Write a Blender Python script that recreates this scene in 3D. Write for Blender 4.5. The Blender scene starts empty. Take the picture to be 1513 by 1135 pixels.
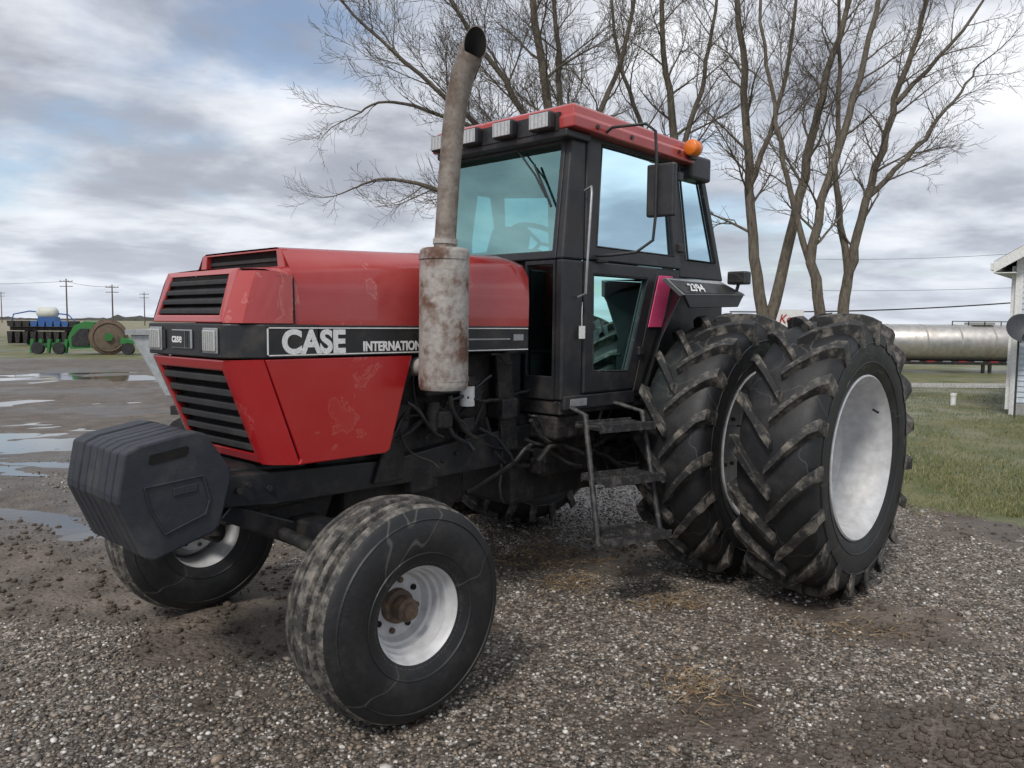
import bpy, bmesh, math, random
import numpy as np
from mathutils import Vector, Matrix, noise
random.seed(7); rng=np.random.default_rng(5)
SC=bpy.context.scene; COL=SC.collection
try:
    SC.view_settings.view_transform='Standard'; SC.view_settings.look='None'; SC.view_settings.exposure=0
except Exception: pass

# ------------------------------------------------------------------ camera
CP=Vector((2.0162,3.5516,1.6745)); TH,PI_,RO,FPX=0.7510,0.0761,0.0101,1185.8
c_,s_=math.cos(TH),math.sin(TH)
F=Vector((-c_,-s_,0)); R=Vector((-s_,c_,0))
fw=Vector((-c_*math.cos(PI_),-s_*math.cos(PI_),-math.sin(PI_))); up=R.cross(fw)
r2=R*math.cos(RO)+up*math.sin(RO); u2=-R*math.sin(RO)+up*math.cos(RO)
cd=bpy.data.cameras.new("camera"); co=bpy.data.objects.new("camera",cd); COL.objects.link(co)
M=Matrix((r2,u2,-fw)).transposed().to_4x4(); M.translation=CP; co.matrix_world=M
cd.sensor_width=36; cd.lens=FPX/1513*36; cd.clip_end=5000; cd.clip_start=.05
SC.camera=co
def S(d,l,z=0.0):   # site frame: d metres out along the yard, l metres across
    p=CP+F*d+R*l; return Vector((p.x,p.y,z))
def toS(x,y):
    dx,dy=x-CP.x,y-CP.y
    return dx*F.x+dy*F.y, dx*R.x+dy*R.y

# ------------------------------------------------------------------ materials
class NT:
    def __init__(s,name):
        s.m=bpy.data.materials.new(name); s.m.use_nodes=True; s.t=s.m.node_tree; s.t.nodes.clear()
    def n(s,typ,**k):
        nd=s.t.nodes.new(typ)
        for a,b in k.items():
            if a.startswith('i_'): nd.inputs[a[2:].replace('_',' ')].default_value=b
            else: setattr(nd,a,b)
        return nd
    def l(s,a,b): s.t.links.new(a,b)
def ramp(nt,src,stops,interp='LINEAR'):
    r=nt.n('ShaderNodeValToRGB'); cr=r.color_ramp; cr.interpolation=interp
    while len(cr.elements)<len(stops): cr.elements.new(.5)
    for e,(p,c) in zip(cr.elements,stops):
        e.position=p; e.color=(c,c,c,1) if isinstance(c,(int,float)) else (*c,1)
    nt.l(src,r.inputs[0]); return r.outputs[0]
def mixc(nt,f,a,b,mode='MIX'):
    m=nt.n('ShaderNodeMix',data_type='RGBA',blend_type=mode)
    for sock,v in ((m.inputs[0],f),(m.inputs[6],a),(m.inputs[7],b)):
        if isinstance(v,bpy.types.NodeSocket): nt.l(v,sock)
        elif isinstance(v,(int,float)): sock.default_value=v
        else: sock.default_value=(*v,1)
    return m.outputs[2]
def tnoise(nt,co,scale,detail=6,rough=.55,dist=0):
    n=nt.n('ShaderNodeTexNoise'); n.inputs['Scale'].default_value=scale; n.inputs['Detail'].default_value=detail
    n.inputs['Roughness'].default_value=rough; n.inputs['Distortion'].default_value=dist; nt.l(co,n.inputs['Vector']); return n.outputs[0]
def finish(nt,col,rough,metal=0,bump=None,bstr=.3,bdist=.01,coat=0,spec=None):
    p=nt.n('ShaderNodeBsdfPrincipled'); o=nt.n('ShaderNodeOutputMaterial'); nt.l(p.outputs[0],o.inputs[0])
    for sock,v in ((p.inputs['Base Color'],col),(p.inputs['Roughness'],rough),(p.inputs['Metallic'],metal)):
        if isinstance(v,bpy.types.NodeSocket): nt.l(v,sock)
        elif isinstance(v,(int,float)): sock.default_value=v
        else: sock.default_value=(*v,1)
    p.inputs['Coat Weight'].default_value=coat
    if spec is not None: p.inputs['Specular IOR Level'].default_value=spec
    if bump is not None:
        b=nt.n('ShaderNodeBump'); b.inputs['Strength'].default_value=bstr; b.inputs['Distance'].default_value=bdist
        nt.l(bump,b.inputs['Height']); nt.l(b.outputs[0],p.inputs['Normal'])
    return nt.m
def pm(name,col,rough=.5,metal=0,dirt=(.16,.13,.1),ds=6,amt=.35,lo=.48,hi=.72,bs=0,bsc=40,coat=0,spec=None,scr=0):
    nt=NT(name); tc=nt.n('ShaderNodeTexCoord').outputs['Object']
    n1=tnoise(nt,tc,ds,4,.65); m=ramp(nt,n1,[(lo,0.),(hi,amt)])
    c=mixc(nt,m,col,dirt)
    n2=tnoise(nt,tc,ds*5,2); v=ramp(nt,n2,[(.3,.85),(.7,1.12)])
    c=mixc(nt,1.,c,v,'MULTIPLY')
    if scr: # thin pale scuffs
        e=ramp(nt,tnoise(nt,tc,1.7,3,.55,.3),[(.496,0.),(.4995,scr),(.503,0.)]); c=mixc(nt,e,c,(.38,.36,.33))
    rr=ramp(nt,n1,[(.35,rough),(.75,min(1,rough+.25))])
    b=tnoise(nt,tc,bsc,3) if bs else None
    return finish(nt,c,rr,metal,b,bs,.01,coat,spec)
def red_mat(name,base,fade,amt,chips):
    nt=NT(name); tc=nt.n('ShaderNodeTexCoord').outputs['Object']
    n1=tnoise(nt,tc,1.6,5,.6,.3)
    m=ramp(nt,n1,[(.38,0.),(.66,amt)]); c=mixc(nt,m,base,fade)
    n3=tnoise(nt,tc,2.6,6,.66,.5)
    edge=ramp(nt,n3,[(.605,0.),(.611,chips),(.622,chips*.18),(.75,chips*.10)]); c=mixc(nt,edge,c,(.58,.28,.24))
    sc=ramp(nt,tnoise(nt,tc,34,4,.7),[(.66,0.),(.74,.25)]); c=mixc(nt,sc,c,(.30,.17,.13))
    rr=ramp(nt,n1,[(.35,.16),(.7,.30)])
    return finish(nt,c,rr,0,tnoise(nt,tc,5,2),.05,.02,.5)
RED=red_mat("red_paint",(.41,.013,.018),(.43,.034,.034),.5,.28)
REDF=red_mat("red_paint_faded",(.39,.034,.034),(.46,.095,.085),.65,.5)
BLK=pm("black_paint",(.016,.017,.020),.34,amt=.24)
CAB=pm("cab_black",(.022,.023,.026),.38,amt=.16)
BLK2=pm("black_grime",(.012,.012,.013),.6,dirt=(.10,.082,.065),ds=9,amt=.5,lo=.45,hi=.7,bs=.5)
WTM=pm("weight_paint",(.022,.026,.035),.48,dirt=(.10,.098,.095),ds=5,amt=.35,bs=.15,bsc=120)
GRL=pm("grille_plastic",(.025,.025,.027),.6,dirt=(.10,.09,.08),amt=.3)
RUB=pm("tyre_rubber",(.013,.0135,.015),.44,dirt=(.070,.064,.058),ds=6,amt=.45,lo=.5,hi=.78,bs=.15,bsc=60,scr=.22)
LUG=pm("tyre_lug",(.024,.0235,.023),.55,dirt=(.26,.23,.195),ds=9,amt=.85,lo=.47,hi=.68,bs=.4,bsc=60)
TRD=pm("tyre_rib_tread",(.040,.039,.037),.7,dirt=(.25,.225,.195),ds=16,amt=.85,lo=.44,hi=.66,bs=.6,bsc=50)
RIM=pm("rim_silver",(.56,.565,.575),.40,.10,dirt=(.38,.34,.30),ds=3,amt=.25)
HUB=pm("hub_rust",(.10,.07,.05),.6,.2,dirt=(.3,.2,.12),ds=25,amt=.7)
RST=pm("muffler_rust",(.38,.355,.33),.7,.2,dirt=(.13,.06,.035),ds=7,amt=.9,lo=.46,hi=.62,bs=.3)
PIP=pm("stack_pipe",(.25,.22,.19),.6,.35,dirt=(.11,.065,.04),ds=9,amt=.7,lo=.45,hi=.65,bs=.2)
WHT=pm("white_decal",(.78,.78,.77),.5,dirt=(.3,.28,.26),ds=20,amt=.25)
CHR=pm("grey_trim",(.36,.37,.38),.35,.4,amt=.2)
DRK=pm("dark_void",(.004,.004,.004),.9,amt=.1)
PNK=pm("pink_reflector",(.85,.09,.25),.3,dirt=(.7,.3,.3),ds=30,amt=.4,coat=.2)
ORG=pm("amber_lens",(.80,.19,.01),.25,amt=.1,coat=.5)
LNS=pm("lamp_lens",(.62,.62,.6),.15,.5,dirt=(.3,.3,.28),ds=40,amt=.5,coat=.6)
SEAT=pm("seat_cloth",(.03,.032,.035),.8,amt=.1)
STEP=pm("step_metal",(.035,.035,.037),.5,.3,dirt=(.22,.20,.18),ds=20,amt=.55)
def glass(name,tint,refl=1.0,base=.04,gcol=(.9,1,1)):
    nt=NT(name); t=nt.n('ShaderNodeBsdfTransparent'); t.inputs[0].default_value=(*tint,1)
    g=nt.n('ShaderNodeBsdfGlossy'); g.inputs[0].default_value=(*gcol,1); g.inputs['Roughness'].default_value=.02
    f=nt.n('ShaderNodeFresnel'); f.inputs[0].default_value=1.5
    mu=nt.n('ShaderNodeMath',operation='MULTIPLY_ADD'); nt.l(f.outputs[0],mu.inputs[0]); mu.inputs[1].default_value=refl; mu.inputs[2].default_value=base
    m=nt.n('ShaderNodeMixShader'); nt.l(mu.outputs[0],m.inputs[0]); nt.l(t.outputs[0],m.inputs[1]); nt.l(g.outputs[0],m.inputs[2])
    o=nt.n('ShaderNodeOutputMaterial'); nt.l(m.outputs[0],o.inputs[0]); return nt.m
GLW=glass("windshield_tint",(.62,.93,.89),1.,.40,(.60,1.,.95))
GLS=glass("side_tint",(.30,.50,.52),1.,.07,(.65,.90,1))
GLD=glass("tinted_glass_dark",(.20,.33,.31),1.,.13,(.5,.85,.8))

# ------------------------------------------------------------------ mesh helpers
def empty(name):
    e=bpy.data.objects.new(name,None); COL.objects.link(e); return e
def mobj(name,v,f,mat,par=None,smooth=None,bevel=0,seg=2,mats=None,mi=None,recalc=True):
    me=bpy.data.meshes.new(name); me.from_pydata([tuple(p) for p in v],[],f)
    if recalc:
        bm=bmesh.new(); bm.from_mesh(me); bmesh.ops.recalc_face_normals(bm,faces=bm.faces); bm.to_mesh(me); bm.free()
    for m in (mats or [mat]): me.materials.append(m)
    if mi: me.polygons.foreach_set('material_index',mi)
    if smooth is not None:
        me.polygons.foreach_set('use_smooth',[True]*len(me.polygons))
        try: me.set_sharp_from_angle(angle=math.radians(smooth))
        except Exception: pass
    o=bpy.data.objects.new(name,me); COL.objects.link(o)
    if par: o.parent=par
    if bevel:
        b=o.modifiers.new('bevel','BEVEL'); b.width=bevel; b.segments=seg; b.limit_method='ANGLE'; b.angle_limit=math.radians(28)
    return o
BF=[(0,1,2,3),(4,7,6,5),(0,4,5,1),(1,5,6,2),(2,6,7,3),(3,7,4,0)]
def box(name,lo,hi,mat,par,bevel=.008):
    x0,y0,z0=lo;x1,y1,z1=hi
    v=[(x0,y0,z0),(x1,y0,z0),(x1,y1,z0),(x0,y1,z0),(x0,y0,z1),(x1,y0,z1),(x1,y1,z1),(x0,y1,z1)]
    return mobj(name,v,BF,mat,par,bevel=bevel)
def prism(name,poly,y0,y1,mat,par,bevel=.006,fn=None):
    n=len(poly); fn=fn or (lambda a,b,y:(a,y,b))
    v=[fn(a,b,y0) for a,b in poly]+[fn(a,b,y1) for a,b in poly]
    f=[tuple(range(n)),tuple(range(2*n-1,n-1,-1))]+[(i,(i+1)%n,n+(i+1)%n,n+i) for i in range(n)]
    return mobj(name,v,f,mat,par,bevel=bevel)
def hexa(name,a,b,mat,par,bevel=.006):
    return mobj(name,list(a)+list(b),BF,mat,par,bevel=bevel)
def tube(name,path,rad,mat,par,n=10,closed=False,cap=True,smooth=50):
    path=[Vector(p) for p in path]; m=len(path)
    if not hasattr(rad,'__len__'): rad=[rad]*m
    v=[];prev=None
    for i,p in enumerate(path):
        if closed: t=path[(i+1)%m]-path[i-1]
        else: t=path[min(i+1,m-1)]-path[max(i-1,0)]
        t.normalize()
        if prev is None:
            a=Vector((0,0,1)) if abs(t.z)<.9 else Vector((1,0,0)); x=t.cross(a).normalized()
        else: x=(prev-t*prev.dot(t)).normalized()
        prev=x; y=t.cross(x)
        for k in range(n):
            an=2*math.pi*k/n; v.append(p+(x*math.cos(an)+y*math.sin(an))*rad[i])
    f=[]
    for i in range(m if closed else m-1):
        j=(i+1)%m
        for k in range(n): f.append((i*n+k,i*n+(k+1)%n,j*n+(k+1)%n,j*n+k))
    if cap and not closed: f+= [tuple(range(n-1,-1,-1)),tuple(range((m-1)*n,m*n))]
    return mobj(name,v,f,mat,par,smooth=smooth)
def revolve(name,prof,mat,par,loc=(0,0,0),rz=0,n=64,mats=None,mfun=None,smooth=35,rx=0):
    v=[];f=[];mi=[]
    for k in range(n):
        a=2*math.pi*k/n
        for j,(r,y) in enumerate(prof): v.append((r*math.cos(a),y,r*math.sin(a)))
    m=len(prof)
    for k in range(n):
        k2=(k+1)%n
        for j in range(m-1):
            f.append((k*m+j,k2*m+j,k2*m+j+1,k*m+j+1)); mi.append(mfun(j) if mfun else 0)
    o=mobj(name,v,f,mat,par,smooth=smooth,mats=mats,mi=mi if mfun else None)
    o.location=loc; o.rotation_euler=(rx,0,rz); return o
def ring(name,outer,inner,off,mat,par,bevel=.005):
    n=len(outer); off=Vector(off)
    O=[Vector(p) for p in outer]; I=[Vector(p) for p in inner]
    v=O+I+[p+off for p in O]+[p+off for p in I]; f=[]
    for i in range(n):
        j=(i+1)%n
        f+=[(i,j,n+j,n+i),(2*n+i,3*n+i,3*n+j,2*n+j),(i,2*n+i,2*n+j,j),(n+i,n+j,3*n+j,3*n+i)]
    return mobj(name,v,f,mat,par,bevel=bevel)
def quad(name,pts,mat,par): return mobj(name,pts,[tuple(range(len(pts)))],mat,par,recalc=False)
def text(name,body,size,loc,rot,mat,par,ext=.001,offset=0,sx=1,shear=0):
    cu=bpy.data.curves.new(name,'FONT'); cu.body=body; cu.size=size; cu.extrude=ext; cu.offset=offset; cu.shear=shear
    o=bpy.data.objects.new(name,cu); COL.objects.link(o)
    bpy.context.view_layer.update()
    dg=bpy.context.evaluated_depsgraph_get(); me=bpy.data.meshes.new_from_object(o.evaluated_get(dg))
    bpy.data.objects.remove(o); o=bpy.data.objects.new(name,me); COL.objects.link(o); me.materials.clear(); me.materials.append(mat)
    o.matrix_world=Matrix.Translation(Vector(loc))@rot@Matrix.Diagonal((sx,1,1,1))
    o.parent=par; return o

# =================================================================== TRACTOR
T=empty("tractor")
def arc_lug_tyre(name,loc,sgn):
    half=[(.485,.19),(.53,.215),(.60,.235),(.68,.241),(.74,.233),(.78,.217),(.805,.19),(.822,.14),(.829,.07)]
    prof=[(r,-y) for r,y in half]+[(.831,0)]+[(r,y) for r,y in half[::-1]]
    revolve(name,prof,RUB,T,loc,n=72)
    for q_,r_ in enumerate((.585,.70)):
        for s in (1,-1): revolve(name+"_bead_%d_%d"%(q_,s+1),[(r_-.006,s*(.229 if q_==0 else .2385)),(r_,s*(.236 if q_==0 else .2455)),(r_+.006,s*(.233 if q_==0 else .2400))],RUB,T,loc,n=72)
    v=[];f=[];N=19
    path=[(.0,.825,.884),(.05,.823,.884),(.11,.817,.881),(.165,.802,.875),(.205,.776,.863),(.236,.74,.838),(.247,.70,.765)]
    yw=[0,.05,.11,.165,.208,.238,.250]
    rr_=random.Random(len(name))
    for side in (1,-1):
        for k in range(N):
            a0=2*math.pi*(k+(.5 if side<0 else 0))/N+rr_.gauss(0,.005)
            b=len(v)
            for i,(t,rb,rt) in enumerate(path):
                y=yw[i]-.012 if i==0 else yw[i]
                q=min(1,yw[i]/.238); ang=a0+sgn*(.33*q**.9)
                w=.022+.013*q; wb=.036+.014*q
                for (r,ww) in ((rb-.012,-wb),(rt,-w),(rt,w),(rb-.012,wb)):
                    aa=ang+ww/.85+rr_.gauss(0,.0025)
                    yy=(y if r<rt-.001 else (y+(.014 if i>=5 else 0)))
                    if i==6: yy=y-.004
                    r=r-(rr_.random()*.008 if r==rt else 0)
                    v.append((r*math.cos(aa),side*yy,r*math.sin(aa)))
            m=len(path)
            for i in range(m-1):
                for j in range(3):
                    f.append((b+i*4+j,b+i*4+j+1,b+(i+1)*4+j+1,b+(i+1)*4+j))
            f.append((b,b+3,b+2,b+1)); e=b+(m-1)*4; f.append((e,e+1,e+2,e+3))
    o=mobj(name+"_lugs",v,f,LUG,T,bevel=.009,seg=2,smooth=60); o.location=loc
def rear_rim(name,loc,rz,deep):
    prof=[(.50,-.20),(.46,-.19),(.455,-.10),(.44,0),(.455,.10),(.462,.165),(.485,.185),(.505,.20),(.508,.212),(.498,.218),(.486,.205),(.470,.185),(.452,.16),(.440,.12),(.432,.05),(.425,-.02)]
    if deep: prof+=[(.41,-.07),(.385,-.085),(.37,-.10),(.30,-.115),(.2,-.12),(.12,-.12),(.11,-.09),(.0,-.09)]
    else: prof+=[(.41,.0),(.3,-.03),(.12,-.03),(.11,.06),(.0,.06)]
    revolve(name,prof,RIM,T,loc,rz=rz,n=80,smooth=28)
    for k in range(10):
        a=2*math.pi*k/10; y=-.115 if deep else -.02
        p=Vector((.16*math.cos(a),y,.16*math.sin(a)))
        if rz: p=Vector((-p.x,-p.y,p.z))
        p+=Vector(loc)
        q=p+Vector((0,.02 if not rz else -.02,0)); tube(name+"_nut_%d"%k,[p,q],.014,HUB,T,n=6)
AX=-2.98; AZ=.876
for side,nm in ((1,"left"),(-1,"right")):
    for yy,kind in ((.935,"inner"),(1.605,"outer")):
        loc=(AX,side*yy,AZ)
        arc_lug_tyre("rear_%s_%s_tyre"%(nm,kind),loc,1)
        rear_rim("rear_%s_%s_rim"%(nm,kind),loc,0 if side>0 else math.pi,kind=="outer")
tube("valve_stem",[(AX-.30,1.76,AZ+.27),(AX-.28,1.80,AZ+.255)],.008,RUB,T,8)
tube("rear_axle",[(AX,-1.7,AZ),(AX,1.50,AZ)],.055,HUB,T,16)
for s in (1,-1):
    tube("axle_housing_%d"%(s+1),[(AX,s*.2,AZ),(AX,s*.62,AZ)],[.2,.13],BLK2,T,20)
FX=-.09
def front_wheel(nm,side,steer):
    loc=(FX,side*.935,.472); rz=steer
    P=[(.205,-.15),(.25,-.168),(.30,-.176),(.35,-.175),(.395,-.166),(.425,-.152),(.443,-.140),(.452,-.128),(.454,-.106),(.430,-.098),(.429,-.086),(.460,-.080),(.464,-.056),(.436,-.048),(.436,-.036),(.470,-.03)]
    prof=P+[(.471,0)]+[(r,-y) for r,y in P[::-1]]
    nP=len(prof)
    revolve("front_%s_tyre"%nm,prof,RUB,T,loc,rz=rz,n=96,mats=[RUB,TRD],mfun=lambda j:1 if (6<=j<=nP-8) else 0,smooth=40)
    for s in (1,-1):
        for r_,y_ in ((.262,.1715),(.40,.1665)): revolve("front_%s_tyre_line_%d_%d"%(nm,int(r_*1000),s+1),[(r_-.005,s*(y_-.003)),(r_,s*(y_+.003)),(r_+.005,s*(y_-.004))],RUB,T,loc,rz=rz,n=96)
        revolve("front_%s_tyre_groove_%d"%(nm,s+1),[(.4315,s*.0965),(.4315,s*.0875)],DRK,T,loc,rz=rz,n=96)
        revolve("front_%s_tyre_groove_b_%d"%(nm,s+1),[(.4375,s*.0470),(.4375,s*.0370)],DRK,T,loc,rz=rz,n=96)
    rp=[(.21,-.15),(.2,-.13),(.19,0),(.2,.12),(.212,.135),(.226,.142),(.228,.152),(.220,.156),(.208,.146),(.200,.125),(.192,.10),(.182,.095),(.178,.065),(.165,.058),(.16,.03),(.148,.022),(.143,.0),(.135,-.012),(.10,-.016),(.06,-.016)]
    z=rz+(0 if side>0 else math.pi)
    revolve("front_%s_rim"%nm,rp,RIM,T,loc,rz=z,n=64,smooth=30)
    revolve("front_%s_hub"%nm,[(.075,-.03),(.072,.015),(.052,.02),(.05,.075),(.036,.085),(.034,.10),(.0,.102)],HUB,T,loc,rz=z,n=28,smooth=30)
    Mz=Matrix.Rotation(z,4,'Z')
    for k in range(8):
        a=2*math.pi*k/8+.2; p=Mz@Vector((.108*math.cos(a),-.02,.108*math.sin(a))); q=Mz@Vector((.108*math.cos(a),-.004,.108*math.sin(a)))
        tube("front_%s_bolt_%d"%(nm,k),[p+Vector(loc),q+Vector(loc)],.013,DRK if k%2 else HUB,T,n=8)
    tube("spindle_%s"%nm,[(FX,side*.66,.78),(FX,side*.68,.48)],.055,BLK2,T,14)
    tube("stub_%s"%nm,[(FX,side*.66,.48),(FX,side*.92,.472)],.05,BLK2,T,14)
    prism("steering_arm_%s"%nm,[(FX-.2,.60),(FX+.06,.62),(FX+.06,.66),(FX-.2,.64)],side*.58,side*.66,BLK2,T)
front_wheel("left",1,math.radians(-3)); front_wheel("right",-1,math.radians(-3))
box("axle_beam",(FX-.07,-.66,.60),(FX+.07,.66,.74),BLK,T,.012)
box("axle_sleeve_a",(FX-.085,.40,.585),(FX+.085,.70,.755),BLK,T,.012); box("axle_sleeve_b",(FX-.085,-.70,.585),(FX+.085,-.40,.755),BLK,T,.012)
prism("axle_pivot",[(FX-.22,.90),(FX+.22,.90),(FX+.12,.66),(FX-.12,.66)],-.2,.2,BLK2,T)
tube("tie_rod",[(FX-.2,-.62,.62),(FX-.2,.62,.62)],.02,BLK2,T,10)
tube("steer_cylinder",[(FX+.14,.1,.70),(FX+.13,.5,.66)],.03,BLK2,T,12)
prism("radius_rod",[(.30,.86),(.36,.80),(.02,.63),(FX,.70)],.20,.26,BLK,T,.01)
for s in (1,-1):
    prism("frame_rail_%d"%(s+1),[(.38,1.005),(.38,.865),(.12,.84),(-.7,.83),(-1.62,.84),(-1.62,1.06),(-1.15,1.03),(-.55,.965),(.1,.99)],s*.24,s*.315,BLK,T)
    for k,x in enumerate((-.9,-1.0,-1.3,-1.4,.15,.25)): tube("rail_bolt_%d_%d"%(s+1,k),[(x,s*.315,.92+.03*(k%2)),(x,s*.328,.92+.03*(k%2))],.014,BLK2,T,6)
box("front_bolster",(-.1,-.235,.80),(.37,.235,1.02),BLK,T,.015)
prism("weight_bracket",[(.30,.90),(.56,.90),(.56,1.04),(.30,1.04)],-.20,.235,BLK,T)
tube("rail_bolt",[(.3,.32,.93),(.3,.34,.93)],.014,BLK2,T,6)
for i in range(8):
    y1=.35-i*.072; y0=y1-.067; dx=random.uniform(-.003,.003); dz=random.uniform(-.003,.003)
    pl=[(.785,1.15),(.73,1.175),(.50,1.215),(.455,1.20),(.355,1.05),(.345,1.0),(.40,.80),(.43,.775),(.68,.705),(.715,.72),(.815,.955),(.815,.985)]
    prism("suitcase_weight_%d"%(i+1),[(a+dx,b+dz) for a,b in pl] if i else pl,y0,y1,WTM,T,.009)
sl=[(.69,1.135),(.54,1.158),(.53,1.15),(.535,1.125),(.545,1.115),(.68,1.095),(.695,1.10)]
prism("weight_hand_slot",sl,.3505,.352,DRK,T,0)
pl=[(.72,1.01),(.47,1.03),(.44,.92),(.46,.86),(.64,.80),(.70,.92)]
pc=[(.59+(a-.59)*.93,.93+(b-.93)*.92) for a,b in pl]
ring("weight_recess_rim",[(a,.350,b) for a,b in pl],[(a,.350,b) for a,b in pc],(0,.007,0),WTM,T,.003)
prism("weight_pad",[(.50,1.00),(.60,.99),(.60,.955),(.50,.965)],.3505,.356,WTM,T,.003)
# ---- hood
def hood_shell():
    st=[(.105,1.905,1.995,2.0),(-.2,1.93,2.005,2.015),(-.6,1.965,2.02,2.035),(-1.0,2.00,2.04,2.055),(-1.28,2.02,2.05,2.065),(-1.40,2.0,2.035,2.05),(-1.43,1.96,1.99,2.0)]
    v=[];f=[]
    for x,zs,zt,zc in st:
        pts=[(-.46,1.655),(-.462,1.80),(-.455,zs-.03),(-.435,zs),(-.37,zt-.008),(-.33,zt+.004),(0,zc),(.33,zt+.004),(.37,zt-.008),(.435,zs),(.455,zs-.03),(.462,1.80),(.46,1.655)]
        v+=[(x,y,z) for y,z in pts]
    m=13
    for i in range(len(st)-1):
        for j in range(m-1): f.append((i*m+j,i*m+j+1,(i+1)*m+j+1,(i+1)*m+j))
    f.append(tuple(range(m*(len(st)-1),m*len(st))))
    return mobj("hood_shell",v,f,REDF,T,smooth=50,mats=[REDF])
hood_shell()
def nose_cap():
    v=[];f=[]
    rows=[(.372,.245,1.662),(.362,.235,1.70),(.315,.205,1.84),(.295,.19,1.885)]
    for s in (1,-1):
        b=len(v)
        for xf,xc,z in rows:
            v+= [(xf,s*.345,z),(xf-.015,s*.375,z),((xf+xc)/2+.02,s*.43,z),(xc,s*.46,z),(.107,s*.462,z if z<1.86 else 1.87)]
        for i in range(3):
            for j in range(4): f.append((b+i*5+j,b+i*5+j+1,b+(i+1)*5+j+1,b+(i+1)*5+j))
    b=len(v)
    for yy,x1,z1 in ((-.462,.19,1.87),(-.455,.19,1.885),(-.43,.22,1.897),(-.345,.29,1.9),(0,.30,1.905),(.345,.29,1.9),(.43,.22,1.897),(.455,.19,1.885),(.462,.19,1.87)):
        v+=[(x1,yy,z1-.004),(.107,yy,z1+.012 if abs(yy)<.45 else z1)]
    for j in range(8): f.append((b+2*j,b+2*j+2,b+2*j+3,b+2*j+1))
    return mobj("nose_cap",v,f,REDF,T,smooth=40)
nose_cap()
ring("upper_grille_frame",[(.372,-.345,1.662),(.372,.345,1.662),(.295,.345,1.897),(.295,-.345,1.897)],[(.368,-.305,1.695),(.368,.305,1.695),(.306,.275,1.872),(.306,-.275,1.872)],(-.02,0,0),REDF,T,.006)
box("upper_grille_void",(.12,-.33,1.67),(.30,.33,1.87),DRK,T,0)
for k in range(4):
    z=1.70+k*.043; x=.366-(z-1.695)*.35
    hexa("upper_louvre_%d"%k,[(x-.05,-.3,z+.02),(x-.004,-.3,z),(x-.004,.3,z),(x-.05,.3,z+.02)],[(x-.05,-.3,z+.034),(x-.006,-.3,z+.020),(x-.006,.3,z+.020),(x-.05,.3,z+.034)],GRL,T,.004)
ring("scoop_frame",[(.105,-.40,1.90),(.105,.40,1.90),(.105,.37,1.992),(.105,-.37,1.992)],[(.105,-.335,1.915),(.105,.335,1.915),(.105,.325,1.985),(.105,-.325,1.985)],(-.03,0,0),REDF,T,.004)
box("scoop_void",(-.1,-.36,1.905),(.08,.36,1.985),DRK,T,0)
box("scoop_mesh",(.078,-.34,1.94),(.086,.34,1.955),GRL,T,0)
bp=[(.385,-.36),(.385,.36),(.36,.39),(.245,.464),(-.02,.466),(-.02,-.466),(.245,-.464),(.36,-.39)]
prism("headlight_band",bp,1.512,1.658,BLK,T,.006,fn=lambda a,b,y:(a,b,y))
for s in (1,-1):
    box("headlamp_bezel_%d"%(s+1),(.386,s*.27-.065,1.53),(.394,s*.27+.065,1.64),CHR,T,.004)
    box("headlamp_%d"%(s+1),(.3945,s*.27-.055,1.54),(.402,s*.27+.055,1.63),LNS,T,.006)
    for j in range(5): box("headlamp_rib_%d_%d"%(s+1,j),(.4022,s*.27-.04+j*.02-.0015,1.545),(.4035,s*.27-.04+j*.02+.0015,1.625),CHR,T,0)
    box("marker_%d"%(s+1),(.386,s*.18-.012,1.54),(.393,s*.18+.012,1.63),GRL,T,.003)
box("front_badge",(.386,-.10,1.545),(.393,.10,1.63),CHR,T,.004)
box("badge_plate",(.3935,-.095,1.55),(.3945,.03,1.625),BLK,T,0)
ROTX=Matrix(((0,0,1,0),(1,0,0,0),(0,1,0,0),(0,0,0,1)))
text("badge_text","case",.058,(.3955,-.09,1.572),ROTX,WHT,T,.0006,.001)
for a in (.045,.062,.079): box("badge_bar_%d"%int(a*1000),(.3935,a-.005,1.55),(.396,a+.005,1.625),BLK,T,0)
ring("lower_grille_frame",[(.375,-.35,1.505),(.375,.35,1.505),(.19,.33,1.035),(.19,-.33,1.035)],[(.358,-.305,1.455),(.358,.305,1.455),(.208,.29,1.082),(.208,-.29,1.082)],(-.025,0,0),RED,T,.008)
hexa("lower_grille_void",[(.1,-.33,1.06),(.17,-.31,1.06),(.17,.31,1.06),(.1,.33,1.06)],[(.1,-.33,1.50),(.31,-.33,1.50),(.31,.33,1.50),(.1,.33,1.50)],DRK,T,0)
for k in range(6):
    z=1.092+k*.062; x=.208+(z-1.082)*.40; w=.29+.015*k/5
    hexa("lower_slat_%d"%k,[(x-.06,-w,z+.012),(x+.004,-w,z),(x+.004,w,z),(x-.06,w,z+.012)],[(x-.06,-w,z+.040),(x+.006,-w,z+.030),(x+.006,w,z+.030),(x-.06,w,z+.040)],GRL,T,.005)
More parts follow.
